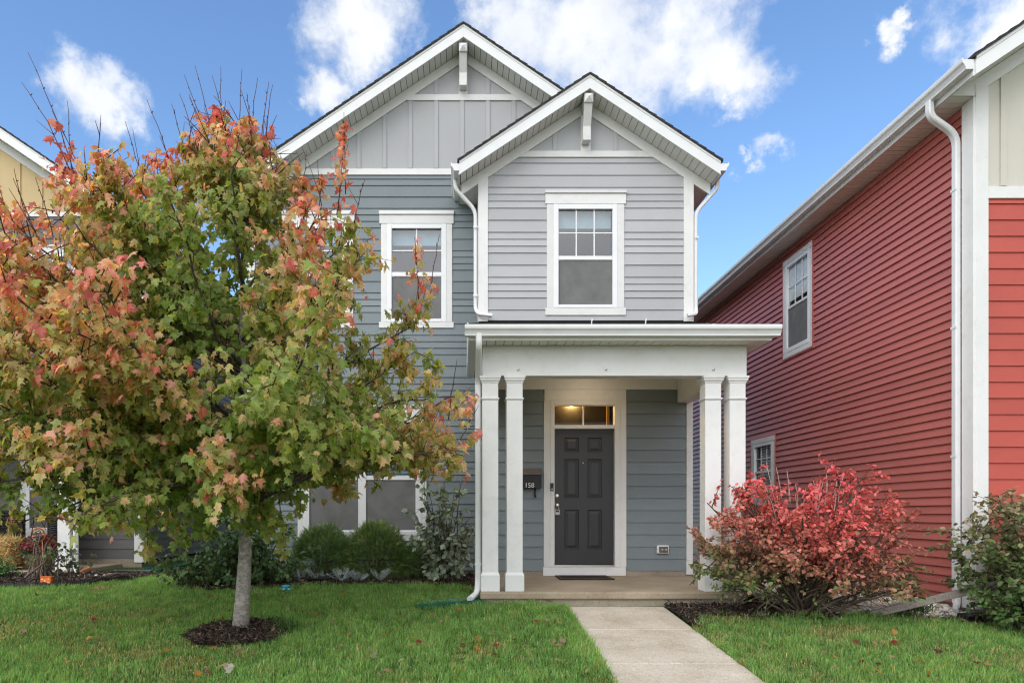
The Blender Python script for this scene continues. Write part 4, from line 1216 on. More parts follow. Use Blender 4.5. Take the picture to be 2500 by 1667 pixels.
for px_, py_, w_, h_, c_ in [(193, 1405, 13, 6, 'tan'), (203, 1401, 11, 7, 'grey'), (217, 1404, 12, 6, 'grey'), (226, 1397, 11, 6, 'grey'), (236, 1399, 12, 5, 'tan'), (236, 1406, 12, 7, 'pale'),
                             (249, 1400, 11, 6, 'tan'), (246, 1407, 10, 4, 'pale'), (255, 1405, 9, 6, 'pale'), (268, 1403, 14, 8, 'rust'), (284, 1401, 11, 6, 'grey'), (182, 1406, 10, 4, 'grey')]:
    D = F * (CAMZ + .05) / (py_ + 3 - PY)
    o = bpy.data.objects.new('garden_stone', stone_mesh(px_))
    o.data.materials.append(SM[c_]); COL.objects.link(o)
    r_ = w_ * D / F / 2 * 1.05
    X_ = Xp(px_, D)
    o.scale = (r_, r_ * .9, h_ * D / F / 2 * 1.1); o.location = (X_, D, gzf(X_, D) + .012 + o.scale[2] * .75); o.rotation_euler = (0, 0, px_ % 5)
    tag(o, {'grey': 'rounded grey garden stone in the mulch under the neighbouring downspout', 'tan': 'flat tan garden stone in the mulch under the neighbouring downspout',
            'pale': 'pale round garden stone in the mulch under the neighbouring downspout', 'rust': 'rust red garden stone at the end of the stone row'}[c_], 'stone', 'garden stones by the porch')
# broken brick leaning on the stones
D = 10.95
o = mesh_obj('broken_brick', boxv(W0, -.1, .1, -.05, .05, -.03, .03), BOXF, stonemat('rust_brick', (.30, .11, .05), (.48, .2, .1)), None, bevel=.008)
o.location = (Xp(208, D), D, gzf(Xp(208, D), D) + .08); o.rotation_euler = (.2, -.45, .3)
tag(o, 'tilted rust brown brick lying on the stones by the downspout', 'brick')
# hose loops
def hose(name, pts, r, mat, label):
    v, f = tube(pts, r, 8)
    return tag(mesh_obj(name, v, f, mat, None, True), label, 'hose')
pts = []
for i in range(60):
    a = i / 59 * 2 * math.pi * 1.4
    X_, Y_ = -5.35 + .36 * math.cos(a) + .02 * i / 60, 11.1 + .3 * math.sin(a)
    pts.append((X_, Y_, gzf(X_, Y_) + .035 + .006 * math.sin(a * 3) + .012 * (i > 43)))
hose('grey_hose', pts, .011, plain('grey_rubber', (.10, .11, .11), .5), 'thin grey hose looped on the mulch by the taupe house corner')
pts = []
for i in range(150):
    a = i / 149 * 2 * math.pi * 4.3
    r_ = .30 + .09 * math.sin(i * .13)
    X_, Y_ = -2.02 + 1.05 * r_ * math.cos(a) * 1.1, 9.95 + r_ * .6 * math.sin(a)
    pts.append((X_, Y_, gzf(X_, Y_) + .045 + .016 * (i / 149 * 4.3) + .008 * math.sin(i * .7)))
hose('black_hose', pts, .014, plain('black_rubber', (.012, .012, .013), .55), 'coiled black soaker hose on the mulch behind the maple trunk')

# green splash blocks
def splash(cx, cy, rz, label):
    gm = plain('green_plastic', (.01, .10, .065), .4, .5, 0, .2)
    t = thing('splash_block', label, 'splash block', (cx, cy, gzf(cx, cy)), 'green splash blocks under downspouts')
    zz = gzf(cx, cy) + .004
    Mx = Matrix.Translation((cx, cy, zz)) @ Matrix.Rotation(rz, 4, 'Z')
    mp = lambda u, n, q: tuple(Mx @ Vector((u, n, q)))
    v = [mp(*p) for p in [(-.38, -.15, .0), (.36, -.10, .03), (.36, .10, .03), (-.38, .15, 0), (-.38, -.15, .012), (.36, -.10, .042), (.36, .10, .042), (-.38, .15, .012)]]
    mesh_obj('tray', v, BOXF, gm, t)
    for s in (-1, 1):
        v = [mp(u, s * n, q) for u, n, q in [(-.38, .15, 0), (.36, .10, .03), (.36, .125, .03), (-.38, .175, 0), (-.38, .165, .035), (.36, .115, .065), (.36, .13, .065), (-.38, .18, .035)]]
        mesh_obj('side_rim', v, BOXF, gm, t)
    v = [mp(*p) for p in [(.36, -.125, .03), (.385, -.125, .03), (.385, .125, .03), (.36, .125, .03), (.36, -.125, .065), (.385, -.125, .065), (.385, .125, .065), (.36, .125, .065)]]
    mesh_obj('end_rim', v, BOXF, gm, t)
splash(Xp(1098, 8.15), 8.16, R(10), 'green plastic splash block in the lawn under the porch downspout')
splash(Xp(410, 12.2), 12.2, R(70), 'green plastic splash block in the gap beside the taupe house')

# teal garden dome in the lawn
X_, Y_ = npos(699, 1441, -.09)
t = thing('teal_sprinkler', 'small teal plastic sprinkler in the lawn before the yews', 'sprinkler', (X_, Y_, gzf(X_, Y_)))
tm = plain('teal_plastic', (.01, .30, .40), .35, .5); lt = plain('pale_teal_plastic', (.25, .62, .62), .45)
z0 = gzf(X_, Y_) + .03
mt = lambda u, n, q: (u, Y_ + q, z0 + n)
disc('dome', mt, X_, 0, [(.052, .0), (.055, .035), (.048, .05), (.02, .055)], tm, t)
disc('dark_band', mt, X_, 0, [(.0565, .018), (.0565, .026), (.05, .027)], M['black'], t)
for i in range(7):
    a = 2 * math.pi * i / 7
    mesh_obj('foot_petal', [(X_ + math.cos(a + s * w_) * r_, Y_ + math.sin(a + s * w_) * r_, z0 + q) for r_, w_, q in ((.045, .35, .015), (.10, .2, .0), (.085, .2, -.012)) for s in (-1, 1)], [(0, 1, 3, 2), (2, 3, 5, 4)], lt, t)

# weathered timber and drain pipe on the right
p0 = Vector((4.50, 7.62, gzf(4.5, 7.62) + .02)); p1 = Vector((5.72, 7.08, .27))
dv = (p1 - p0).normalized(); sd = dv.cross(Vector((0, 0, 1))).normalized(); up = sd.cross(dv)
v = []
for p in (p0, p1):
    for a, b in ((-.03, -.038), (.03, -.038), (.03, .038), (-.03, .038)): v.append(tuple(p + sd * a + up * b))
def woodmat():
    k = Nodes('weathered_wood'); n = k.noise(5, 6, .7, (14, 14, 14)); n2 = k.noise(40, 4)
    c = k.ramp(n.outputs['Fac'], [(.3, (.17, .14, .125)), (.7, (.36, .325, .30))]).outputs[0]
    p = k.pbsdf(c, .85, .2); k.bump(n2.outputs['Fac'], p, .5, .01); return k.done(p.outputs[0])
wm_ = woodmat()
o = mesh_obj('weathered_timber', v, BOXF, wm_, None, bevel=.006)
tag(o, 'weathered grey timber leaning from the grass into the right-hand bush', 'timber')
v, f = tube([(Xp(2330, 7.55), 7.50, gzf(5.4, 7.5) + .05), (Xp(2392, 7.4), 7.36, gzf(5.5, 7.4) + .085)], .034, 12)
tag(mesh_obj('drain_pipe', v, f, M['black'], None, True), 'short black drain pipe lying at the corner of the red house', 'pipe')
# ================================================================== vegetation
M['leaf'] = leafmat('maple_leaf', .55, .42, .4, (.50, .50, .40), .45)
M['bushleaf'] = leafmat('burning_bush_leaf', .25, .5, .3, (.5, .4, .33), .25)
M['green'] = leafmat('green_leaf', .22, .4, .35, (.3, .36, .25), .3)
M['lilac'] = leafmat('lilac_leaf', .2, .55, .3, (.36, .42, .33), .4)
M['needle'] = leafmat('yew_needle', .12, .5, .3, (.1, .14, .05), .2)
M['silver'] = leafmat('silver_leaf', .15, .8, .15, (.62, .66, .66), .3)
M['grass'] = leafmat('grass_blade', .45, .5, .3, (.1, .2, .05), .0)
def barkmat(name, a, b, c, sc=(5, 5, 9)):
    k = Nodes(name); n = k.noise(5, 8, .7, sc); n2 = k.noise(26, 5, .7)
    col = k.ramp(n.outputs['Fac'], [(.3, a), (.55, b), (.75, c)]).outputs[0]
    col = k.mix(col, k.ramp(n2.outputs['Fac'], [(.35, (.62, .62, .62)), (.6, (1.1, 1.1, 1.1))]).outputs[0], 1.0, 'MULTIPLY')
    p = k.pbsdf(col, .85, .2); k.bump(n2.outputs['Fac'], p, .7, .012); return k.done(p.outputs[0])
M['bark'] = barkmat('maple_bark', (.17, .15, .13), (.34, .315, .285), (.50, .48, .445))
M['limb'] = barkmat('branch_bark', (.06, .05, .045), (.11, .095, .085), (.17, .15, .135))
M['twig'] = plain('reddish_twig', (.085, .03, .022), .6, .3)
M['stem'] = plain('brown_stem', (.09, .07, .052), .8, .2, 0, .3, 20, .4)

# maple leaf template: five lobes, folded along the midrib
_r = [(.20, -.06), (.40, .10), (.30, .22), (.57, .49), (.31, .46), (.20, .56), (.25, .75), (.09, .77)]
def maple_tpl(fold=.22, curl=.18):
    pts = [(0, 0), (0, .35), (0, .70), (0, 1.0)] + _r + [(-x_, y_) for x_, y_ in _r]
    v = np.array([(x_, y_, -abs(x_) * fold - curl * y_ * y_ + .03 * math.sin(7 * x_ + 5 * y_)) for x_, y_ in pts])
    t = []
    for o, fl in ((4, False), (12, True)):
        r = [None] + [o + i for i in range(8)]
        tr = [(0, r[1], r[2]), (0, r[2], r[3]), (0, r[3], 1), (1, r[3], r[5]), (r[3], r[4], r[5]), (1, r[5], r[6]), (1, r[6], 2), (2, r[6], r[7]), (2, r[7], r[8]), (2, r[8], 3)]
        t += [tuple(reversed(q)) if fl else q for q in tr]
    return v, np.array(t)
TV, TF = maple_tpl()
EDGE = np.ones(20); EDGE[[0, 1, 2]] = 0.0; EDGE[[6, 8, 9, 14, 16, 17]] = .55     # 0 = along the midrib, 1 = lobe tips
def unit(v): return v / np.maximum(np.linalg.norm(v, axis=-1, keepdims=True), 1e-6)

def bez(a, b, c, n):
    t = np.linspace(0, 1, n)[:, None]
    return a * (1 - t) ** 2 + b * 2 * t * (1 - t) + c * t * t

# ------------------------------------------------------------------ the maple
def maple():
    bx, by = -2.19, 6.92
    bz = gzf(bx, by)
    T = thing('maple_tree', 'young red maple turning orange and red in the front lawn', 'tree', (bx, by, bz))
    ZT = np.array([.45, .7, .95, 1.2, 1.5, 2.0, 2.5, 3.0, 3.4, 3.65, 3.9, 4.15, 4.4, 4.65, 4.85])
    RT = np.array([1.1, 1.75, 2.2, 2.38, 2.46, 2.46, 2.32, 2.0, 1.62, 1.34, 1.12, .86, .5, .30, .14])
    def env(z, az):
        r = np.interp(z, ZT, RT)
        left = np.maximum(0, -np.cos(az)); right = np.maximum(0, np.cos(az))
        return r * (1 + .16 * left + .16 * left * np.clip((z - 2.9) / .6, 0, 1)) * (1 - .07 * right) * (1 - .10 * right * np.clip((z - 2.6) / .8, 0, 1)) * (1 + .09 * np.sin(3 * az + 2.2 * z))
    # trunk
    tp = []
    for i in range(16):
        t = i / 15; z = bz - .05 + (4.0 - bz) * t
        tp.append((bx + .05 * t + .03 * math.sin(t * 5), by + .03 * math.sin(t * 7), z))
    rad = [.088, .072] + [.0665 * (1 - .86 * (i / 13) ** .9) for i in range(14)]
    v, f = tube(tp, rad, 16)
    v = [(a + .004 * math.sin(c * 17 + a * 40), b + .004 * math.sin(c * 23 + b * 31), c) for a, b, c in v]
    mesh_obj('trunk', v, f, M['bark'], T, True, recalc=False)
    def trunk_at(z):
        t = min(1, max(0, (z - bz) / (4.0 - bz))); i = min(14, int(t * 15)); q = t * 15 - i
        return np.array(tp[i]) * (1 - q) + np.array(tp[i + 1]) * q
    limbs = Acc(); twigs = Acc()
    LP, LD, LN, LS = [], [], [], []      # leaf position, tip dir, normal, score bonus
    zlow = lambda a_: .70 + .66 * min(1, max(0, math.cos(a_) * 1.7))
    NB, NX = 70, 26
    for b in range(NB + NX):
        az = b * 2.39996 + rng.uniform(-.25, .25)
        ze = .62 + 4.2 * ((b + .5) / NB) ** 1.15 + rng.uniform(-.12, .12)
        if b >= NB:                       # the fuller side of the crown
            az = rng.uniform(2.4, 4.4); ze = rng.uniform(1.3, 4.05)
        ze = min(4.85, max(ze, zlow(az) + rng.uniform(0, .25)))
        r = float(env(ze, az)) * rng.uniform(.86, 1.03)
        el = np.interp(ze, [.8, 2, 3.2, 4.6], [.08, .55, 1.0, 1.9])
        zs = float(np.clip(ze - r * el * .62 + rng.uniform(-.1, .1), .98 + .25 * rng.random(), 3.75))
        a = trunk_at(zs); e = np.array([bx + r * math.cos(az), by + r * math.sin(az), ze])
        m = a * .45 + e * .55 + np.array([0, 0, .18 * r if ze < 2.2 else -.10 * r])
        P = bez(a, m, e, 10)
        P[1:-1] += rnd(8) * .018
        limbs.add(tube(P, list(np.interp(np.linspace(0, 1, 10), [0, 1], [.022 if ze < 4 else .016, .005])), 6))
        clump = rng.normal() * .22
        L = np.linalg.norm(np.diff(P, axis=0), axis=1).sum()
        ns = int(6 + L * 8)
        for s in range(ns):
            t = .22 + .78 * (s + rng.random()) / ns
            i = min(8, int(t * 9)); q = t * 9 - i
            p = P[i] * (1 - q) + P[i + 1] * q
            tan = unit(P[i + 1] - P[i])
            dr = unit(tan * .55 + rnd(1)[0] * .75 + np.array([0, 0, .12]))
            ln = rng.uniform(.22, .52) * (1.1 - .35 * t)
            e2 = p + dr * ln + np.array([0, 0, -.06 * ln + .05])
            if e2[2] < zlow(math.atan2(e2[1] - by, e2[0] - bx)) - .06 or math.hypot(e2[0] - bx, e2[1] - by) < .22: continue
            Q = bez(p, p + dr * ln * .5 + np.array([0, 0, .04]), e2, 5)
            twigs.add(tube(Q, [.0055, .0048, .004, .0032, .0022], 4))
            subs = [Q]
            for s2 in range(rng.integers(1, 4)):
                t2 = rng.uniform(.25, .9); p2 = Q[int(t2 * 4)]
                d2 = unit(dr * .6 + rnd(1)[0] * .7)
                l2 = rng.uniform(.10, .24)
                Q2 = bez(p2, p2 + d2 * l2 * .5, p2 + d2 * l2 + np.array([0, 0, -.02]), 3)
                twigs.add(tube(Q2, [.0035, .003, .0018], 3)); subs.append(Q2)
            sc = clump + rng.normal() * .16
            for Qk in subs:
                nl = rng.integers(5, 9)
                tt = np.sort(rng.uniform(.25, 1.0, nl)); tt[-1] = 1
                k = (tt * (len(Qk) - 1)); ii = np.minimum(k.astype(int), len(Qk) - 2); qq = (k - ii)[:, None]
                pp = Qk[ii] * (1 - qq) + Qk[ii + 1] * qq
                out = pp - np.array([bx, by, 0]); out[:, 2] = 0; out = unit(out)
                side = rnd(nl) * .6
                pet = unit(out * .5 + side + np.array([0, 0, -.25])) * rng.uniform(.025, .07, (nl, 1))
                LP.append(pp + pet)
                LD.append(out * .42 + rnd(nl) * .42 + np.array([0, 0, -.68]))
                LN.append(out * .62 + rnd(nl) * .42 + np.array([0, 0, .55]))
                LS.append(sc + .25 * (tt - .5) + .52 * (tt > .95) * (rng.random() < .5) + rng.normal(size=nl) * .12)
    nbr = sum(len(q) for q in LP)
    # bare red shoots that stand above the crown
    k = 2500 / 2352.
    shoots = [((160, 340), (68, 125)), ((150, 325), (40, 180)), ((155, 345), (162, 240)), ((185, 360), (120, 255)), ((400, 370), (340, 232)), ((330, 400), (297, 290)), ((318, 410), (268, 342)),
              ((490, 300), (440, 138)), ((500, 290), (500, 140)), ((478, 300), (425, 175)), ((540, 300), (552, 152)), ((565, 290), (585, 165)), ((590, 300), (612, 175)), ((470, 310), (433, 215)),
              ((600, 300), (632, 208)), ((520, 270), (482, 165)), ((455, 320), (405, 205)), ((500, 280), (470, 250)), ((570, 260), (560, 200)), ((690, 420), (699, 335)), ((735, 440), (730, 370)),
              ((790, 380), (792, 265)), ((770, 430), (800, 330)), ((620, 330), (612, 285)), ((425, 330), (395, 240)), ((810, 440), (835, 400)), ((30, 480), (5, 430)), ((60, 500), (48, 400)),
              ((120, 520), (65, 395)), ((90, 545), (30, 410)), ((60, 600), (0, 500)), ((120, 640), (20, 520)), ((960, 620), (952, 545)), ((985, 640), (1010, 545)), ((1040, 1000), (1100, 930)), ((1030, 900), (1050, 830))]
    for (a, e) in shoots:
        D = 6.9 + rng.uniform(-.45, .45) - (.9 if a[0] < 200 and a[1] > 450 else 0)
        A = np.array([Xp(a[0] * k, D), D + .1, Zp(a[1] * k, D) - .25]); E = np.array([Xp(e[0] * k, D), D + rng.uniform(-.1, .1), Zp(e[1] * k, D)])
        mid = (A + E) / 2 + np.array([(E[0] - A[0]) * -.18, 0, -.02])
        Q = bez(A, mid, E, 8); Q[1:-1] += rnd(6) * .004
        twigs.add(tube(Q, list(np.linspace(.0062, .0026, 8)), 5))
        for q in range(2, 7):          # buds
            if rng.random() < .8: twigs.add(tube([Q[q] + np.array([-.004, 0, 0]), Q[q] + rnd(1)[0] * .012 + np.array([0, 0, .02])], [.006, .0025], 4))
        if rng.random() < .6:          # a forked side shoot
            p = Q[3]; d = unit((E - A) + rnd(1)[0] * .45) * rng.uniform(.15, .4)
            twigs.add(tube(bez(p, p + d * .5, p + d, 4), [.004, .0035, .003, .0022], 4))
        nl = rng.integers(2, 9)
        pp = Q[rng.integers(0, 4, nl)] + rnd(nl) * .04
        LP.append(pp); LD.append(rnd(nl) * .5 + np.array([0, 0, -.7])); LN.append(rnd(nl) * .5 + np.array([0, -.6, .4])); LS.append(np.full(nl, .75) + rng.normal(size=nl) * .2)
    # the red-tipped spur in front of the gable
    for (x0, y0, x1, y1, n, w) in ((775, 430, 795, 275, 46, .10), (730, 440, 740, 400, 30, .10), (955, 640, 960, 545, 26, .10), (120, 420, 160, 350, 40, .16), (480, 330, 500, 250, 110, .2), (560, 320, 580, 270, 70, .16), (1060, 960, 1095, 905, 26, .1), (1065, 1020, 1105, 985, 22, .08), (250, 470, 390, 425, 190, .28), (370, 430, 450, 320, 110, .24), (200, 480, 330, 520, 150, .3), (335, 1170, 340, 1285, 60, .2), (640, 1170, 655, 1280, 46, .14), (430, 1180, 425, 1245, 60, .22), (690, 1110, 690, 1180, 26, .12), (270, 1150, 255, 1200, 40, .2), (500, 720, 560, 540, 260, .42), (380, 520, 450, 420, 170, .32), (300, 570, 430, 520, 190, .36), (560, 1120, 575, 1215, 90, .24), (480, 1130, 470, 1235, 80, .25), (600, 1150, 610, 1225, 50, .18)):
        D = 6.85
        D = 6.85 - (.35 if y0 > 1100 else 0)
        twigs.add(tube([np.array([Xp(x0 * k, D), D, Zp(y0 * k, D) - (.3 if y0 < 600 else -.15)]), np.array([Xp(x1 * k, D), D, Zp(y1 * k, D)])], [.006, .003], 4))
        t = rng.random((n, 1))
        pp = np.array([Xp(x0 * k, D), D, Zp(y0 * k, D)]) * (1 - t) + np.array([Xp(x1 * k, D), D, Zp(y1 * k, D)]) * t + rnd(n) * w * .5 * (1.1 - t)
        LP.append(pp); LD.append(rnd(n) * .45 + np.array([0, -.2, -.65])); LN.append(rnd(n) * .45 + np.array([0, -.6, .5])); LS.append(.1 + .4 * t[:, 0] + rng.normal(size=n) * .18)
    limbs.build('limbs', M['limb'], T); kind(twigs.build('twigs', M['twig'], T), 'stuff')
    P = np.concatenate(LP); Dr = np.concatenate(LD); Nn = np.concatenate(LN); Sc = np.concatenate(LS)
    az = np.arctan2(P[:, 1] - by, P[:, 0] - bx); rr = np.hypot(P[:, 0] - bx, P[:, 1] - by)
    rho = rr / np.maximum(env(P[:, 2], az), .2)
    shoot = np.arange(len(P)) >= nbr
    keep = ((rho < 1.12) | shoot) & ~((rr < .4) & (P[:, 2] < .78))
    qx_, qy_ = PX + F * P[:, 0] / P[:, 1], PY - F * (P[:, 2] - CAMZ) / P[:, 1]
    keep &= ~((qx_ > 50) & (qx_ < 165) & (qy_ > 1262))        # nothing hangs in front of the neighbour's porch pots
    P, Dr, Nn, Sc, az, rho = P[keep], Dr[keep], Nn[keep], Sc[keep], az[keep], rho[keep]
    n = len(P)
    left = np.maximum(0, -np.cos(az))
    score = -.04 + 1.0 * (np.clip(rho, 0, 1.1) - .82) + .16 * (P[:, 2] - 2.4) / 1.6 + .30 * left * np.clip(rho - .3, 0, 1) + Sc * .85 + rng.normal(size=n) * .20
    pal = np.array([[.205, .315, .062], [.32, .39, .095], [.43, .425, .14], [.57, .45, .19], [.74, .46, .25], [.82, .49, .38], [.76, .23, .20], [.54, .12, .10]])
    xs = [-.6, -.10, .16, .36, .52, .68, .88, 1.10]
    base = np.stack([np.interp(score, xs, pal[:, c]) for c in range(3)], 1) * rng.uniform(.72, 1.28, (n, 1))
    sE = score + rng.uniform(.0, .42, n)
    edge = np.stack([np.interp(sE, xs, pal[:, c]) for c in range(3)], 1) * rng.uniform(.75, 1.2, (n, 1))
    gold = rng.random(n) < .07 * (score > .3); base[gold] = np.array([.50, .27, .04]); 
    C = base[:, None, :] * (1 - EDGE[None, :, None]) + edge[:, None, :] * EDGE[None, :, None]
    rot = frames(Dr, Nn)
    size = rng.uniform(.046, .106, n)
    # the leaves that show largest are pieces of their own
    camv = np.array([0, 0, CAMZ]) - P; dist = np.linalg.norm(camv, axis=1)
    px = PX + F * P[:, 0] / P[:, 1]; py = PY - F * (P[:, 2] - CAMZ) / P[:, 1]
    show = size / dist * np.abs((rot[:, :, 2] * unit(camv)).sum(1)) * ((px > 0) & (px < 2500) & (py > 0)) * np.where(np.hypot(P[:, 0] - bx, P[:, 1] - by) > 1.3, 1, .3) * (P[:, 1] < by)
    big = np.argsort(-show)[:300]
    mask = np.ones(n, bool); mask[big] = False
    tpls = [maple_tpl(.22, .18)[0], maple_tpl(.62, .50)[0] * np.array([.92, 1, 1]), maple_tpl(-.30, .55)[0] * np.array([1.05, .92, 1])]
    wh = rng.integers(0, 3, n)
    for q in range(3):
        mk = mask & (wh == q)
        kind(scatter('foliage', tpls[q], TF, P[mk], rot[mk], size[mk], C[mk], M['leaf'], T), 'stuff')
    for i in big:
        o = npmesh('leaf', tpls[wh[i]] * size[i], TF, M['leaf'], T, C[i])
        mw_ = Matrix([[*rot[i][r], P[i][r]] for r in range(3)] + [[0, 0, 0, 1]])
        o.matrix_local = mw_
    return n
nleaf = maple()

# ------------------------------------------------------------------ shrubs
OV = np.array([(0, 0, 0), (.26, .28, -.05), (.27, .55, -.09), (0, 1, -.16), (-.27, .55, -.09), (-.26, .28, -.05), (0, .5, -.03)])
OF = np.array([(0, 1, 6), (1, 2, 6), (2, 3, 6), (3, 4, 6), (4, 5, 6), (5, 0, 6)])
def shrub(name, label, base, envf, nst, nsub, nlf, lsize, colf, mat, stem_r=.014, stemmat=None, tip_up=.4, droop=.2, twigmat=None, sublen=(.15, .4), cat='shrub', group=None, split_leaves=False, spread=.06, tstart=.45, clear=lambda P, b: .05):
    """multi-stemmed shrub: stems fan out to an envelope, twigs carry the leaves"""
    T = thing(name, label, cat, base, group)
    A = Acc(); B = Acc()
    b = np.array(base); LP, LD, LN, LT = [], [], [], []
    for s in range(nst):
        e = envf(s)
        a = b + np.array([*(rnd(1, 2)[0] * spread), -.03])
        m = a * .4 + e * .6 + np.array([0, 0, -.12 * tip_up]) + (a - e) * np.array([.35, .35, 0]) * tip_up
        Q = bez(a, m, e, 9); Q[1:-1] += rnd(7) * .012
        A.add(tube(Q, list(np.linspace(stem_r, stem_r * .3, 9)), 6))
        for j in range(nsub):
            t = tstart + (1 - tstart) * (j + rng.random()) / nsub
            i = min(7, int(t * 8)); p = Q[i] + (Q[i + 1] - Q[i]) * (t * 8 - i)
            d = unit(unit(Q[i + 1] - Q[i]) * .6 + rnd(1)[0] * np.array([.8, .8, .5])) * rng.uniform(*sublen)
            q = bez(p, p + d * .5, p + d + np.array([0, 0, -.03]), 4)
            B.add(tube(q, [stem_r * .32, stem_r * .26, stem_r * .2, stem_r * .12], 4))
            nl = nlf
            tt = rng.uniform(.1, 1.05, nl)[:, None]
            pp = p + (q[-1] - p) * tt + rnd(nl) * .018
            LP.append(pp); LT.append(np.full(nl, t))
            out = unit(pp - (b + np.array([0, 0, .3])))
            LD.append(unit(d) * .35 + rnd(nl) * .5 + np.array([0, 0, -droop])); LN.append(out * .6 + rnd(nl) * .45 + np.array([0, 0, .6]))
    A.build('stems', stemmat or M['stem'], T); kind(B.build('twigs', twigmat or stemmat or M['stem'], T), 'stuff')
    P, Dd, Nn = np.concatenate(LP), np.concatenate(LD), np.concatenate(LN)
    k = P[:, 2] > gz(P[:, 0], P[:, 1]) + clear(P, b)
    P, Dd, Nn = P[k], Dd[k], Nn[k]
    C = colf(P); n = len(P); rot = frames(Dd, Nn); sz = rng.uniform(lsize[0], lsize[1], n)
    if split_leaves:
        for i in range(min(n, 300)):
            o = npmesh('leaf', OV * np.array([1.5, 1, 1]) * sz[i], OF, mat, T, np.repeat(C[i][None], len(OV), 0))
            o.matrix_local = Matrix([[*rot[i][r], P[i][r]] for r in range(3)] + [[0, 0, 0, 1]])
        if n > 300: kind(scatter('foliage', OV * np.array([1.5, 1, 1]), OF, P[300:], rot[300:], sz[300:], C[300:], mat, T), 'stuff')
    else:
        kind(scatter('foliage', OV * np.array([1.25, 1, 1]), OF, P, rot, sz, C, mat, T), 'stuff')
    return T
def ramp3(x_, xs, cols):
    cols = np.array(cols); return np.stack([np.interp(x_, xs, cols[:, c]) for c in range(3)], 1)

# red burning bush
rbx, rby = 3.76, 7.62
rbz = gzf(rbx, rby)
def env_red(s):
    az = s * 2.39996; q = ((s * .618) % 1)
    h = [.24, .48, .80, 1.06, 1.22][s % 5] + rng.uniform(-.1, .12)
    R_ = np.interp(h, [0, .3, .7, 1.0, 1.3, 1.5], [1.2, 1.36, 1.36, 1.1, .74, .35]) * rng.uniform(.72, 1.0)
    return np.array([rbx - .02 + R_ * math.cos(az), rby + .72 * R_ * math.sin(az), max(rbz + .25, h)])
def col_red(P):
    n = len(P)
    s = (P[:, 2] - .19) * 1.3 + .50 * np.exp(-((P[:, 0] - 3.95) / .65) ** 2) - .30 * np.clip((rbx - P[:, 0]) - .55, 0, 1) - .25 * np.clip(P[:, 0] - rbx - .7, 0, 1) + rng.normal(size=n) * .20
    c = ramp3(s, [-.45, -.05, .25, .55, .85, 1.15, 1.6], [[.08, .14, .035], [.13, .18, .05], [.25, .19, .09], [.42, .19, .13], [.60, .19, .15], [.70, .16, .14], [.72, .13, .14]])
    return c * rng.uniform(.65, 1.3, (n, 1))
RB = shrub('burning_bush', 'wide red and green burning bush by the right porch columns', (rbx, rby, rbz), env_red, 64, 12, 26, (.036, .060), col_red, M['bushleaf'], .019, sublen=(.16, .40), spread=.07, tstart=.36, clear=lambda P, b: .33 + .16 * np.exp(-((P[:, 0] - b[0]) / .45) ** 2) + .08 * rng.normal(size=len(P)))
# pale bare shoots over the red bush
_B = Acc()
for _i in range(26):
    _az = _i * 2.4; _rr = rng.uniform(.2, 1.0)
    _a = np.array([rbx + .75 * _rr * math.cos(_az), rby + .5 * _rr * math.sin(_az), rng.uniform(.85, 1.15) - .25 * _rr]); _e = _a + np.array([.18 * math.cos(_az) * _rr, 0, rng.uniform(.25, .48)])
    _B.add(tube(bez(_a, (_a + _e) / 2 + rnd(1)[0] * .02, _e, 5), list(np.linspace(.0055, .0025, 5)), 4))
kind(_B.build('bare_shoots', plain('pale_shoot', (.42, .33, .28), .7), RB), 'stuff')
# green burning bush on the right
gbx, gby = 5.78, 6.95
def env_gr(s):
    az = s * 2.39996
    h = [.2, .45, .72, .92, 1.0][s % 5] + rng.uniform(-.1, .1)
    R_ = np.interp(h, [0, .35, .7, .95, 1.15], [.62, .80, .82, .6, .3]) * rng.uniform(.75, 1)
    return np.array([gbx + R_ * math.cos(az), gby + .75 * R_ * math.sin(az), h])
def col_gr(P):
    n = len(P); s = (P[:, 2] - .35) * .7 + rng.normal(size=n) * .25
    c = ramp3(s, [-.4, .1, .4, .7], [[.08, .15, .045], [.125, .19, .06], [.24, .21, .11], [.38, .27, .18]])
    return c * rng.uniform(.7, 1.3, (n, 1))
shrub('burning_bush', 'dusty green bush with bronze tips before the red house front', (gbx, gby, gzf(gbx, gby)), env_gr, 46, 11, 22, (.04, .065), col_gr, M['bushleaf'], .014, spread=.08, tstart=.3)
# dark shrub behind the maple trunk
dbx, dby = -3.02, 9.75
def env_dk(s):
    az = s * 2.39996; h = [.05, .3, .6, .85, 1.0][s % 5] + rng.uniform(-.1, .1)
    R_ = np.interp(h, [0, .3, .7, 1.1], [.75, .8, .68, .35]) * rng.uniform(.7, 1)
    return np.array([dbx + R_ * math.cos(az) * 1.05, dby + .6 * R_ * math.sin(az), max(.06, h)])
shrub('dark_shrub', 'dark glossy green shrub in the bed behind the maple trunk', (dbx, dby, gzf(dbx, dby)), env_dk, 32, 8, 18, (.045, .075), lambda P: np.array([.075, .14, .05]) * rng.uniform(.7, 2.1, (len(P), 1)), M['green'], .012, spread=.1, tstart=.2)
# low loose shrub at the lawn edge left of the trunk
lbx, lby = -3.55, 9.35
def env_lo(s):
    az = s * 2.39996; R_ = rng.uniform(.3, .6)
    return np.array([lbx + R_ * math.cos(az), lby + .5 * R_ * math.sin(az), rng.uniform(.1, .5)])
shrub('loose_shrub', 'loose light green shrub with round leaves at the bed corner left of the trunk', (lbx, lby, gzf(lbx, lby)), env_lo, 16, 6, 9, (.05, .08), lambda P: np.array([.08, .14, .045]) * rng.uniform(.55, 1.4, (len(P), 1)), M['green'], .009, spread=.08, tstart=.25)
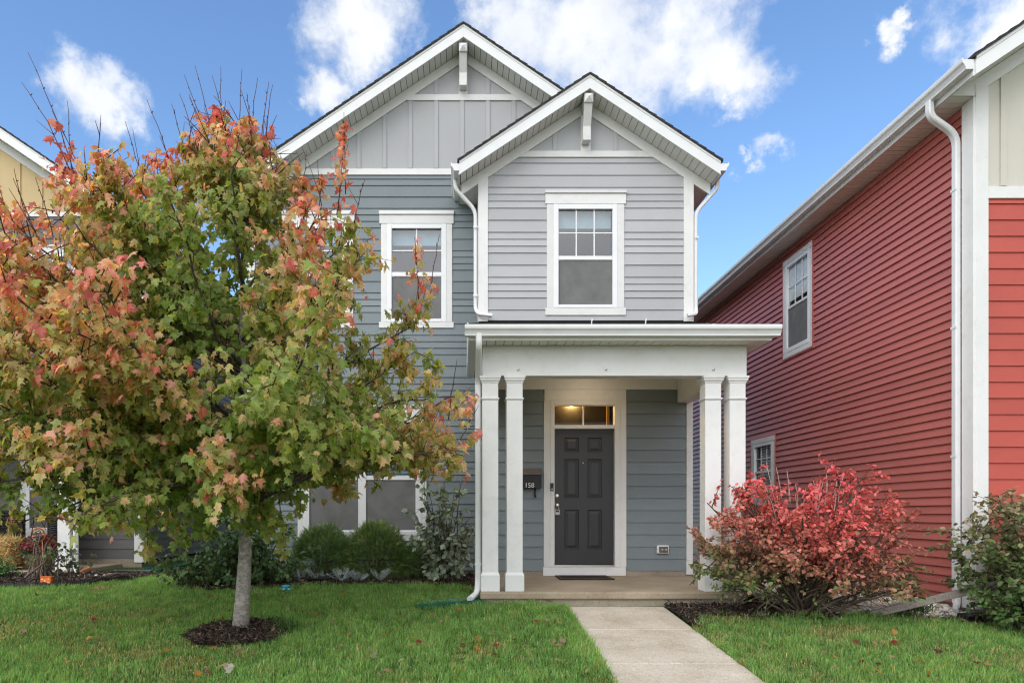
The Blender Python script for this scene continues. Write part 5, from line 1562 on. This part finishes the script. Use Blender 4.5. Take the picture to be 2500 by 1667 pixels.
# lilac beside the porch
lx, ly = -.21, 9.72
def env_li(s):
    h = rng.uniform(.35, 1.62); R_ = np.interp(h, [.3, .8, 1.2, 1.6], [.56, .54, .46, .26]) * rng.uniform(.4, 1); az = s * 2.4
    return np.array([lx - .03 + R_ * math.cos(az), ly + .5 * R_ * math.sin(az), h])
shrub('lilac_shrub', 'tall grey-green lilac with heart-shaped leaves beside the porch downspout', (lx, ly, gzf(lx, ly)), env_li, 30, 8, 6, (.065, .105), lambda P: np.array([.30, .36, .26]) * rng.uniform(.5, 1.35, (len(P), 1)), M['lilac'], .010, droop=.45, split_leaves=True, spread=.06, tstart=.18, sublen=(.08, .2))
# pruned shrub in front of the mums
px_, py_ = Xp(103, 10.35), 10.35
def env_pr(s):
    return np.array([px_ + rng.uniform(-.28, .3), py_ + rng.uniform(-.15, .15), rng.uniform(.25, .62)])
shrub('pruned_shrub', 'hard-pruned shrub with thick bare stems before the potted mum', (px_, py_, gzf(px_, py_)), env_pr, 16, 2, 2, (.05, .085), lambda P: np.array([.12, .17, .06]) * rng.uniform(.6, 1.4, (len(P), 1)), M['green'], .017, stemmat=barkmat('pruned_bark', (.10, .075, .06), (.17, .135, .11), (.24, .2, .17)), spread=.09, tstart=.5, sublen=(.08, .3))
qx, qy = Xp(172, 10.6), 10.6
shrub('leggy_shrub', 'leggy shrub with broad leaves before the white porch column', (qx, qy, gzf(qx, qy)), lambda s: np.array([qx + rng.uniform(-.3, .3), qy + rng.uniform(-.1, .1), rng.uniform(.05, .5)]), 9, 3, 3, (.06, .10), lambda P: np.array([.075, .10, .03]) * rng.uniform(.6, 1.5, (len(P), 1)), M['green'], .006, spread=.05, sublen=(.08, .2))
hx_, hy_ = Xp(2, 10.4), 10.4
shrub('bushy_herb', 'bright green low plant in front of the straw bale', (hx_, hy_, gzf(hx_, hy_)), lambda s: np.array([hx_ + rng.uniform(-.25, .2), hy_ + rng.uniform(-.15, .15), rng.uniform(.05, .32)]), 20, 4, 8, (.03, .05), lambda P: np.array([.06, .15, .03]) * rng.uniform(.6, 1.4, (len(P), 1)), M['green'], .004, spread=.06, sublen=(.05, .12), cat='plant')

# ------------------------------------------------------------------ yews: domes of needle sprigs
_sv, _sf = [], []
for i in range(7):
    y_ = i / 7
    for s in (-1, 1):
        o = len(_sv); w_ = .24 * (1 - .45 * y_)
        _sv += [(0, y_ - .03, 0), (0, y_ + .05, 0), (s * w_, y_ + .22, .03)]
        _sf.append((o, o + 1, o + 2) if s > 0 else (o, o + 2, o + 1))
o = len(_sv); _sv += [(-.02, 0, 0), (.02, 0, 0), (0, 1.12, .0)]; _sf.append((o, o + 1, o + 2))
def yew(cx, cy, rx, ry, h, n, label, tint):
    z0 = gzf(cx, cy)
    T = thing('yew_shrub', label, 'shrub', (cx, cy, z0), 'yews under the front window')
    A = Acc()
    for s in range(14):
        az = s * 2.4; q = rng.uniform(.3, .85)
        A.add(tube(bez(np.array([cx, cy, z0 - .02]), np.array([cx + .3 * rx * math.cos(az), cy + .3 * ry * math.sin(az), z0 + h * .5]), np.array([cx + q * rx * math.cos(az), cy + q * ry * math.sin(az), z0 + h * rng.uniform(.5, .9)]), 6), list(np.linspace(.012, .004, 6)), 5))
    A.build('stems', M['stem'], T)
    d = unit(rnd(n)); d[:, 2] = np.abs(d[:, 2]) * 1.2 - .34; d = unit(d)
    lump = 1 + .10 * np.sin(d[:, 0] * 7 + cx * 5) * np.sin(d[:, 1] * 6 + d[:, 2] * 8 + cx)
    rad = rng.uniform(.5, 1.0, n) ** .5 * lump
    P = np.array([cx, cy, z0 + h * .36]) + d * np.array([rx, ry, h * .60]) * rad[:, None]
    low_ = P[:, 2] < z0 + h * .36; P[low_, 2] -= rng.random(low_.sum()) * h * .2; P[low_, :2] += (P[low_, :2] - np.array([cx, cy])) * .12
    P[:, 2] = np.maximum(P[:, 2], z0 + .03)
    new = np.clip((rad - .85) * 5, 0, 1) * rng.random(n)
    C = (np.array([.14, .24, .07]) * (1 - new[:, None]) + np.array(tint) * new[:, None]) * rng.uniform(.55, 1.4, (n, 1))
    kind(scatter('needles', _sv, _sf, P, frames(d * .8 + rnd(n) * .42 + np.array([0, 0, .45]), d * .3 + rnd(n) * .5 + np.array([0, -.3, .5])), rng.uniform(.05, .095, n), C, M['needle'], T), 'stuff')
yew(Xp(790, 10.42), 10.44, .46, .38, .80, 7000, 'rounded deep green yew under the window, nearer the trunk', (.17, .26, .07))
yew(Xp(917, 10.38), 10.40, .44, .38, .86, 7000, 'rounded yellowish green yew in the middle of the window bed', (.30, .31, .09))
yew(Xp(1030, 10.4), 10.42, .40, .32, .56, 4200, 'small low yew half hidden behind the lilac', (.16, .21, .07))

# silver dusty millers
_dv, _df = [], []
def _q(a, b, c, d2):
    o = len(_dv); _dv.extend([a, b, c, d2]); _df.append((o, o + 1, o + 2, o + 3))
_q((-.03, 0, 0), (.03, 0, 0), (.02, 1, .0), (-.02, 1, 0))
for i in range(6):
    y_ = .2 + i * .13
    for s in (-1, 1):
        w_ = .22 * (1 - .5 * abs(y_ - .5))
        _q((0, y_ - .015, 0), (0, y_ + .025, 0), (s * w_, y_ + .15, .05), (s * w_, y_ + .10, .05))
for i, (mx, my, sc) in enumerate([(738, 1416, 1), (772, 1418, 1.0), (832, 1415, 1.15), (872, 1418, .95), (930, 1416, 1.1)]):
    Y_ = 9.80; X_ = Xp(mx, Y_)
    T = thing('dusty_miller', ['lacy silver dusty miller nearest the teal sprinkler', 'lacy silver dusty miller leaning, second from the sprinkler', 'largest lacy silver dusty miller before the gap of the two yews', 'lacy silver dusty miller just right of the variegated hosta', 'lacy silver dusty miller standing alone before the yellowish yew'][i], 'plant', (X_, Y_, gzf(X_, Y_)), 'silver plants along the bed')
    n = 15
    az = rng.uniform(0, 6.28, n); up_ = rng.uniform(.5, 1.6, n)
    d = unit(np.stack([np.cos(az), np.sin(az), up_], 1))
    P = np.array([X_, Y_, gzf(X_, Y_) + .015]) + d * rng.uniform(.0, .06, (n, 1))
    o = scatter('fronds', _dv, _df, P, frames(d, np.stack([-np.cos(az), -np.sin(az), np.full(n, .8)], 1) + rnd(n) * 1.2), rng.uniform(.11, .19, n) * sc, np.array([.34, .39, .39]) * rng.uniform(.6, 1.15, (n, 1)), M['silver'], T)
    v, f = tube([(X_, Y_, gzf(X_, Y_) - .02), (X_ + .005, Y_, gzf(X_, Y_) + .09)], .006, 6); mesh_obj('stem', v, f, plain('silver_stem', (.35, .38, .36)), T)
# variegated hosta
Y_ = 9.92; X_ = Xp(856, Y_)
T = thing('hosta', 'small hosta with cream-edged green leaves among the silver plants', 'plant', (X_, Y_, gzf(X_, Y_)))
for i in range(9):
    az = i * 2.4; d = np.array([[math.cos(az), math.sin(az), 1.0 + .5 * (i % 3)]])
    rt = frames(d, np.array([[-math.cos(az), -math.sin(az), 1.2]]))[0]
    v = OV * np.array([1.5, 1, 1]) * .13
    o = npmesh('leaf', v, OF, M['green'], T, np.array([[.05, .13, .03], [.42, .45, .2], [.42, .45, .2], [.42, .45, .2], [.42, .45, .2], [.42, .45, .2], [.06, .15, .03]]))
    o.matrix_local = Matrix([[*rt[r], (X_, Y_, gzf(X_, Y_) + .02)[r]] for r in range(3)] + [[0, 0, 0, 1]])

# ------------------------------------------------------------------ river stones between the houses
def gravel():
    def keep(x_, y_):
        lim = np.where(y_ < 8.6, 4.08 + .12 * np.sin(y_ * 5), 3.5)
        br = np.interp(x_, [p[0] for p in BED_R], [p[1] for p in BED_R])
        return (x_ > lim) & (x_ < 5.64) & (y_ > br + .12) & ~((x_ > 5.2) & (y_ < 7.55))
    s = sheet('gravel_bed', np.arange(3.45, 5.66, .06), np.arange(7.4, 20, .06), .008, stonemat('gravel_grit', (.20, .17, .13), (.36, .31, .25)), keep, .012)
    kind(s, 'structure')
    n = 9000
    x_ = rng.uniform(3.45, 5.64, n); y_ = 7.45 + rng.random(n) ** 1.5 * 10
    k = keep(x_, y_); x_, y_ = x_[k], y_[k]; n = len(x_)
    bm = bmesh.new(); bmesh.ops.create_icosphere(bm, subdivisions=1, radius=1)
    tv = np.array([v.co[:] for v in bm.verts]); tf = np.array([[v.index for v in f.verts] for f in bm.faces]); bm.free()
    if len(tv) > 12: tv = tv * (1 + .14 * np.sin(tv[:, :1] * 3 + 1) + .1 * np.sin(tv[:, 1:2] * 4))
    r_ = rng.uniform(.018, .042, n)
    P = np.stack([x_, y_, gz(x_, y_) + .016 + rng.uniform(0, .025, n)], 1)
    up_ = np.array([0, 0, 1.]) + rnd(n) * .3
    S_ = np.stack([r_ * rng.uniform(.8, 1.2, n), r_ * rng.uniform(.9, 1.5, n), r_ * rng.uniform(.5, .75, n)], 1)
    pal = np.array([[.70, .66, .58], [.58, .50, .38], [.78, .75, .69], [.40, .38, .36], [.62, .49, .34], [.25, .24, .24]])
    C = pal[rng.choice(6, n, p=[.28, .22, .22, .12, .1, .06])] * rng.uniform(.8, 1.15, (n, 1))
    k2 = Nodes('river_stone'); a = k2.n('ShaderNodeVertexColor', layer_name='Col'); nn = k2.noise(40, 5)
    c = k2.mix(a.outputs['Color'], k2.ramp(nn.outputs['Fac'], [(.3, (.75, .75, .75)), (.7, (1.1, 1.1, 1.1))]).outputs[0], 1.0, 'MULTIPLY')
    p = k2.pbsdf(c, .75, .3); mt_ = k2.done(p.outputs[0])
    o = scatter('river_stones', tv, tf, P, frames(rnd(n) * np.array([1, 1, .15]), up_), S_, C, mt_, None, True)
    kind(o, 'stuff'); o['label'] = 'pale river stones filling the strip between the houses'; o['category'] = 'gravel'
gravel()

# ------------------------------------------------------------------ mulch chips
def chips():
    n = 48000
    regs = [(-4.0, .22, 9.1, 10.9, .3, lambda x_, y_: not_lawn_l(x_, y_)), (-9.4, -4.5, 9.25, 11.3, .34, lambda x_, y_: not_lawn_l(x_, y_) & ~((x_ < -6.2) & (y_ > 11.1))),
            (2.3, 4.15, 6.85, 8.7, .2, lambda x_, y_: not_lawn_r(x_, y_) & ((y_ < 8.1) | (x_ > 3.37)) & (x_ > walk_r(y_) + .02)), (5.2, 7.5, 6.5, 7.62, .1, not_lawn_r),
            (-2.75, -1.5, 6.1, 7.4, .16, lambda x_, y_: ((x_ + 2.16) / .47) ** 2 + ((y_ - 6.74) / .52) ** 2 < 1)]
    Ps = []
    for a, b, c, d_, fr_, kf in regs:
        m = int(n * fr_); x_ = rng.uniform(a, b, m); y_ = rng.uniform(c, d_, m); k = kf(x_, y_)
        Ps.append(np.stack([x_[k], y_[k], gz(x_[k], y_[k]) + .022 + rng.uniform(0, .02, k.sum())], 1))
    P = np.concatenate(Ps); m = len(P)
    ring = np.hypot(P[:, 0] + 2.13, P[:, 1] - 6.74) < .8
    P[ring, 2] += .012 * np.exp(-((P[ring, 0] + 2.13) / .4) ** 2)
    tv = [(-.5, 0, 0), (.5, 0, 0), (.35, 1, .05), (-.35, 1, .1)]
    S_ = np.stack([rng.uniform(.006, .013, m), rng.uniform(.02, .07, m), np.full(m, .1)], 1)
    pal = np.array([[.032, .025, .021], [.07, .052, .041], [.12, .085, .064], [.24, .175, .125]])
    C = pal[rng.choice(4, m, p=[.42, .33, .18, .07])] * rng.uniform(.7, 1.4, (m, 1))
    o = scatter('mulch_chips', tv, [(0, 1, 2, 3)], P, frames(rnd(m) * np.array([1, 1, .35]), rnd(m) * .5 + np.array([0, 0, 1.])), S_, C, leafmat('mulch_chip', .0, .9, .15, (.05, .04, .03), .0))
    kind(o, 'stuff'); o['label'] = 'dark shredded mulch chips covering the planting beds'; o['category'] = 'mulch'
chips()

# ------------------------------------------------------------------ lawn
def lawn():
    n = 760000
    y_ = rng.uniform(3.0, 10.9, n); x_ = rng.uniform(-8.2, 8.2, n)
    inside = (x_ > -1125 / F * y_ - .9) & (x_ < 1375 / F * y_ + .7)
    dens = np.interp(y_, [3, 5, 7, 9, 11], [.55, 1.0, .95, .75, .55])
    k = inside & lawn_mask(x_, y_) & (rng.random(n) < dens) & ~((x_ < -6.2) & (y_ > 11.05))
    x_, y_ = x_[k], y_[k]; n = len(x_)
    def vn(cell, seed):
        G = np.random.default_rng(seed).random((int(20 / cell) + 3, int(12 / cell) + 3)) * 2 - 1
        u, v = (x_ + 9) / cell, y_ / cell; i, j = u.astype(int), v.astype(int); a, b = u - i, v - j
        a = a * a * (3 - 2 * a); b = b * b * (3 - 2 * b)
        return (G[i, j] * (1 - a) + G[i + 1, j] * a) * (1 - b) + (G[i, j + 1] * (1 - a) + G[i + 1, j + 1] * a) * b
    f1 = vn(.85, 1); f2 = vn(.24, 2); f3 = vn(.07, 3)
    h = rng.uniform(.034, .072, n) * (1 + .22 * f1 + .25 * f2 + .35 * f3)
    edge = np.exp(-np.minimum(np.abs(x_ - walk_l(y_)), np.abs(x_ - walk_r(y_))) / .07); h *= 1 + .35 * edge
    br = np.interp(x_, [p[0] for p in BED_R], [p[1] for p in BED_R]); h *= 1 + .7 * np.exp(-np.abs(y_ - br) / .15) * (x_ > 2.3) * (rng.random(n) < .6)
    az = rng.uniform(0, 6.283, n) ; lean = np.abs(rng.normal(.0, .55, n)) + .12
    w = rng.uniform(.0020, .0042, n)
    dx, dy = np.cos(az), np.sin(az)
    sa = az + np.pi / 2 + rng.normal(0, .5, n); wx, wy = np.cos(sa) * w, np.sin(sa) * w
    z0 = gz(x_, y_) - .004
    B = np.stack([x_, y_, z0], 1)
    mid = B + np.stack([dx * h * lean * .28, dy * h * lean * .28, h * .62], 1)
    tip = B + np.stack([dx * h * lean, dy * h * lean, h * (1.05 - .28 * np.minimum(lean, 1.5))], 1)
    W = np.stack([wx, wy, np.zeros(n)], 1)
    V = np.stack([B - W, B + W, mid + W * .75, mid - W * .75, tip], 1).reshape(-1, 3)
    i = np.arange(n) * 5
    Fa = np.stack([np.stack([i, i + 1, i + 2], 1), np.stack([i, i + 2, i + 3], 1), np.stack([i + 3, i + 2, i + 4], 1)], 1).reshape(-1, 3)
    g1, g2, g3 = np.array([.18, .35, .08]), np.array([.30, .48, .15]), np.array([.095, .22, .07])
    t = np.clip(.5 + .30 * f1 + .38 * f2 + .45 * f3 + rng.normal(0, .28, n), 0, 1)[:, None]
    c = g3 * (1 - t) + g2 * t; c = c * .6 + g1 * .4
    dry = rng.random(n) < np.clip(.055 + .9 * np.clip(-f1 - .35, 0, 1) * (f2 < .25) + .25 * (f3 * f2 > .35), 0, .55)
    c[dry] = np.array([.48, .40, .19]) * rng.uniform(.5, 1.2, (dry.sum(), 1))
    c = c * rng.uniform(.72, 1.28, (n, 1))
    c = np.minimum(c * 1.1, .8)
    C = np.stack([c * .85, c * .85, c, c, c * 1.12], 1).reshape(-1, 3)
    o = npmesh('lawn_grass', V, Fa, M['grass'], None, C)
    kind(o, 'stuff'); o['label'] = 'short green lawn grass with a few dry patches'; o['category'] = 'grass'
lawn()
# taller tufts against the river stones and the timber
def tuft(cx, cy, n, hh, label):
    T = thing('grass_tuft', label, 'grass tuft', (cx, cy, gzf(cx, cy)))
    d = unit(rnd(n) * np.array([.45, .45, .1]) + np.array([0, 0, 1.]))
    P = np.array([cx, cy, gzf(cx, cy) - .01]) + rnd(n) * np.array([.06, .05, 0])
    kind(scatter('blades', [(-.5, 0, 0), (.5, 0, 0), (.35, .6, .02), (-.35, .6, .02), (0, 1, .12)], [(0, 1, 2), (0, 2, 3), (3, 2, 4)], P, frames(d, rnd(n)), np.stack([np.full(n, .007), rng.uniform(.5, 1.1, n) * hh, np.full(n, hh)], 1), np.array([.045, .11, .025]) * rng.uniform(.6, 1.4, (n, 1)), M['grass'], T), 'stuff')
tuft(5.05, 7.72, 170, .28, 'tall grass tuft at the red house foundation behind the timber')
tuft(4.85, 7.58, 120, .20, 'grass tuft growing under the grey timber')
tuft(-1.72, 6.86, 110, .22, 'long grass tuft at the right rim of the tree mulch ring')

# ------------------------------------------------------------------ fallen leaves
def hit(px, py):
    D = 6.0
    for _ in range(20): D = F * (CAMZ - gzf((px - PX) * D / F, D)) / (py - PY)
    return (px - PX) * D / F, D
A_ = [(365,382,'r'),(745,350,'p'),(1188,520,'o'),(1250,522,'o'),(1470,352,'b'),(2050,622,'p'),(1522,590,'t'),(1525,705,'t'),(2060,745,'o'),(2130,778,'t'),(2020,800,'t'),(1465,808,'p'),(1585,787,'t'),(1677,845,'p'),(1720,888,'w'),(1935,915,'w'),
      (1825,1020,'t'),(1775,1045,'t'),(855,985,'p'),(545,985,'w'),(530,1010,'w'),(490,950,'t'),(407,828,'o'),(355,1020,'r'),(140,690,'t'),(25,850,'o'),(620,830,'p'),(735,860,'p'),(590,890,'p'),(1540,900,'t'),(1395,598,'p'),(2215,545,'p'),(2275,600,'p'),
      (1710,275,'b'),(1850,258,'t'),(1955,275,'o'),(2120,270,'t'),(2225,275,'t'),(1140,255,'t'),(875,710,'p'),(1005,615,'p'),(290,470,'p')]
B_ = [(390,1002,'p'),(692,1132,'p'),(790,1155,'t'),(308,1225,'p'),(388,1213,'p'),(745,1290,'p'),(775,1303,'p'),(805,1288,'p'),(190,1335,'o'),(75,1410,'b'),(310,1385,'b'),(778,1432,'t'),(970,1495,'t'),(2250,1308,'t'),(625,1140,'r'),(455,1265,'b'),(1960,1315,'r'),(710,985,'t'),(1750,1160,'b')]
C_ = [(870,828,'o'),(858,925,'r'),(1560,755,'t'),(1135,1150,'o'),(1455,1180,'o'),(1665,1185,'t'),(1820,1190,'b'),(1250,1282,'o'),(1650,685,'t'),(175,1110,'o'),(475,1150,'b'),(422,940,'r'),(840,1115,'t'),(1745,932,'p'),(1940,1215,'p'),(1370,1055,'b'),(1205,628,'w'),(680,1205,'b'),(640,960,'t')]
E_ = [(495,1255,'t'),(460,1265,'t'),(175,1295,'b'),(995,1300,'r'),(587,1320,'p'),(485,1365,'p'),(437,1385,'p'),(765,1380,'t'),(405,1460,'p'),(735,1480,'p'),(20,1510,'p'),(1640,1283,'o'),(1370,1435,'t'),(695,1248,'t'),(160,1440,'t'),(430,1500,'t'),(628,1490,'p'),(1090,1376,'b')]
FL_ = [(400 + a * .2976, 1350 + b * .2976, c) for a, b, c in A_] + [(1100 + a / 2.94, 1140 + b / 2.94, c) for a, b, c in B_] + [(2000 + a * .2126, 1380 + b * .2126, c) for a, b, c in C_] + [(a * .5102, 800 + b * .5102, c) for a, b, c in E_]
_rs = random.Random(11)
for _ in range(44):
    FL_.append((_rs.uniform(20, 2480), 1450 + 210 * _rs.random() ** .8, _rs.choice('ppttobr')))
FL_ = [q for q in FL_ if not (1370 < q[0] < 1890 and q[1] > 1470 and walk_l(hit(q[0], q[1])[1]) - .03 < hit(q[0], q[1])[0] < walk_r(hit(q[0], q[1])[1]) + .03)]
FC_ = {'p': ((.55, .36, .28), 'pale pink fallen maple leaf lying on the lawn'), 't': ((.52, .36, .20), 'dry tan fallen maple leaf lying on the lawn'), 'o': ((.60, .28, .06), 'orange fallen maple leaf lying on the lawn'),
       'b': ((.15, .055, .03), 'dark brown fallen maple leaf lying on the lawn'), 'r': ((.40, .05, .04), 'bright red fallen maple leaf lying on the lawn'), 'w': ((.62, .58, .52), 'whitish upturned fallen maple leaf lying on the lawn')}
FM_ = {}
for c_, (rgb, lab) in FC_.items():
    for q in range(3):
        tv, tf = maple_tpl([.5, -.35, .15][q], [.35, -.3, -.55][q])
        cc = np.array(rgb)[None] * (1 - .35 * EDGE[:, None] * rng.random()) * rng.uniform(.8, 1.1)
        o = npmesh('fallen_leaf', tv - np.array([0, .4, 0]), tf, M['leaf'], None, cc)
        FM_[(c_, q)] = o.data
        bpy.data.objects.remove(o)
for i, (a, b, c_) in enumerate(FL_):
    X_, Y_ = hit(a, b)
    o = bpy.data.objects.new('fallen_leaf', FM_[(c_, i % 3)]); COL.objects.link(o)
    s_ = random.uniform(.05, .085) * (1.3 if i in (16, 18, 66) else 1); o.scale = (s_, s_, s_)
    o.rotation_euler = (random.uniform(-.6, .6), random.uniform(-.6, .6), random.uniform(0, 6.28))
    o.location = (X_, Y_, gzf(X_, Y_) + .05)
    where = 'beside the mulch ring of the maple' if math.hypot(X_ + 2.13, Y_ - 6.74) < .95 else 'on the taupe house side of the maple' if X_ < -2.4 else 'near the planting bed of the grey house' if X_ < 1 and Y_ > 8.6 else 'between the maple and the walkway' if X_ < 1.25 else 'by the walkway on the red house side' if X_ < 3 else 'in the lawn before the red house'
    tag(o, FC_[c_][1].replace('lying on the lawn', '') + where, 'leaf', {'p': 'pale pink fallen leaves', 't': 'tan fallen leaves', 'o': 'orange fallen leaves', 'b': 'brown fallen leaves', 'r': 'red fallen leaves', 'w': 'whitish fallen leaves'}[c_])

for o in bpy.data.objects:
    if '_o' in o.keys(): del o['_o']
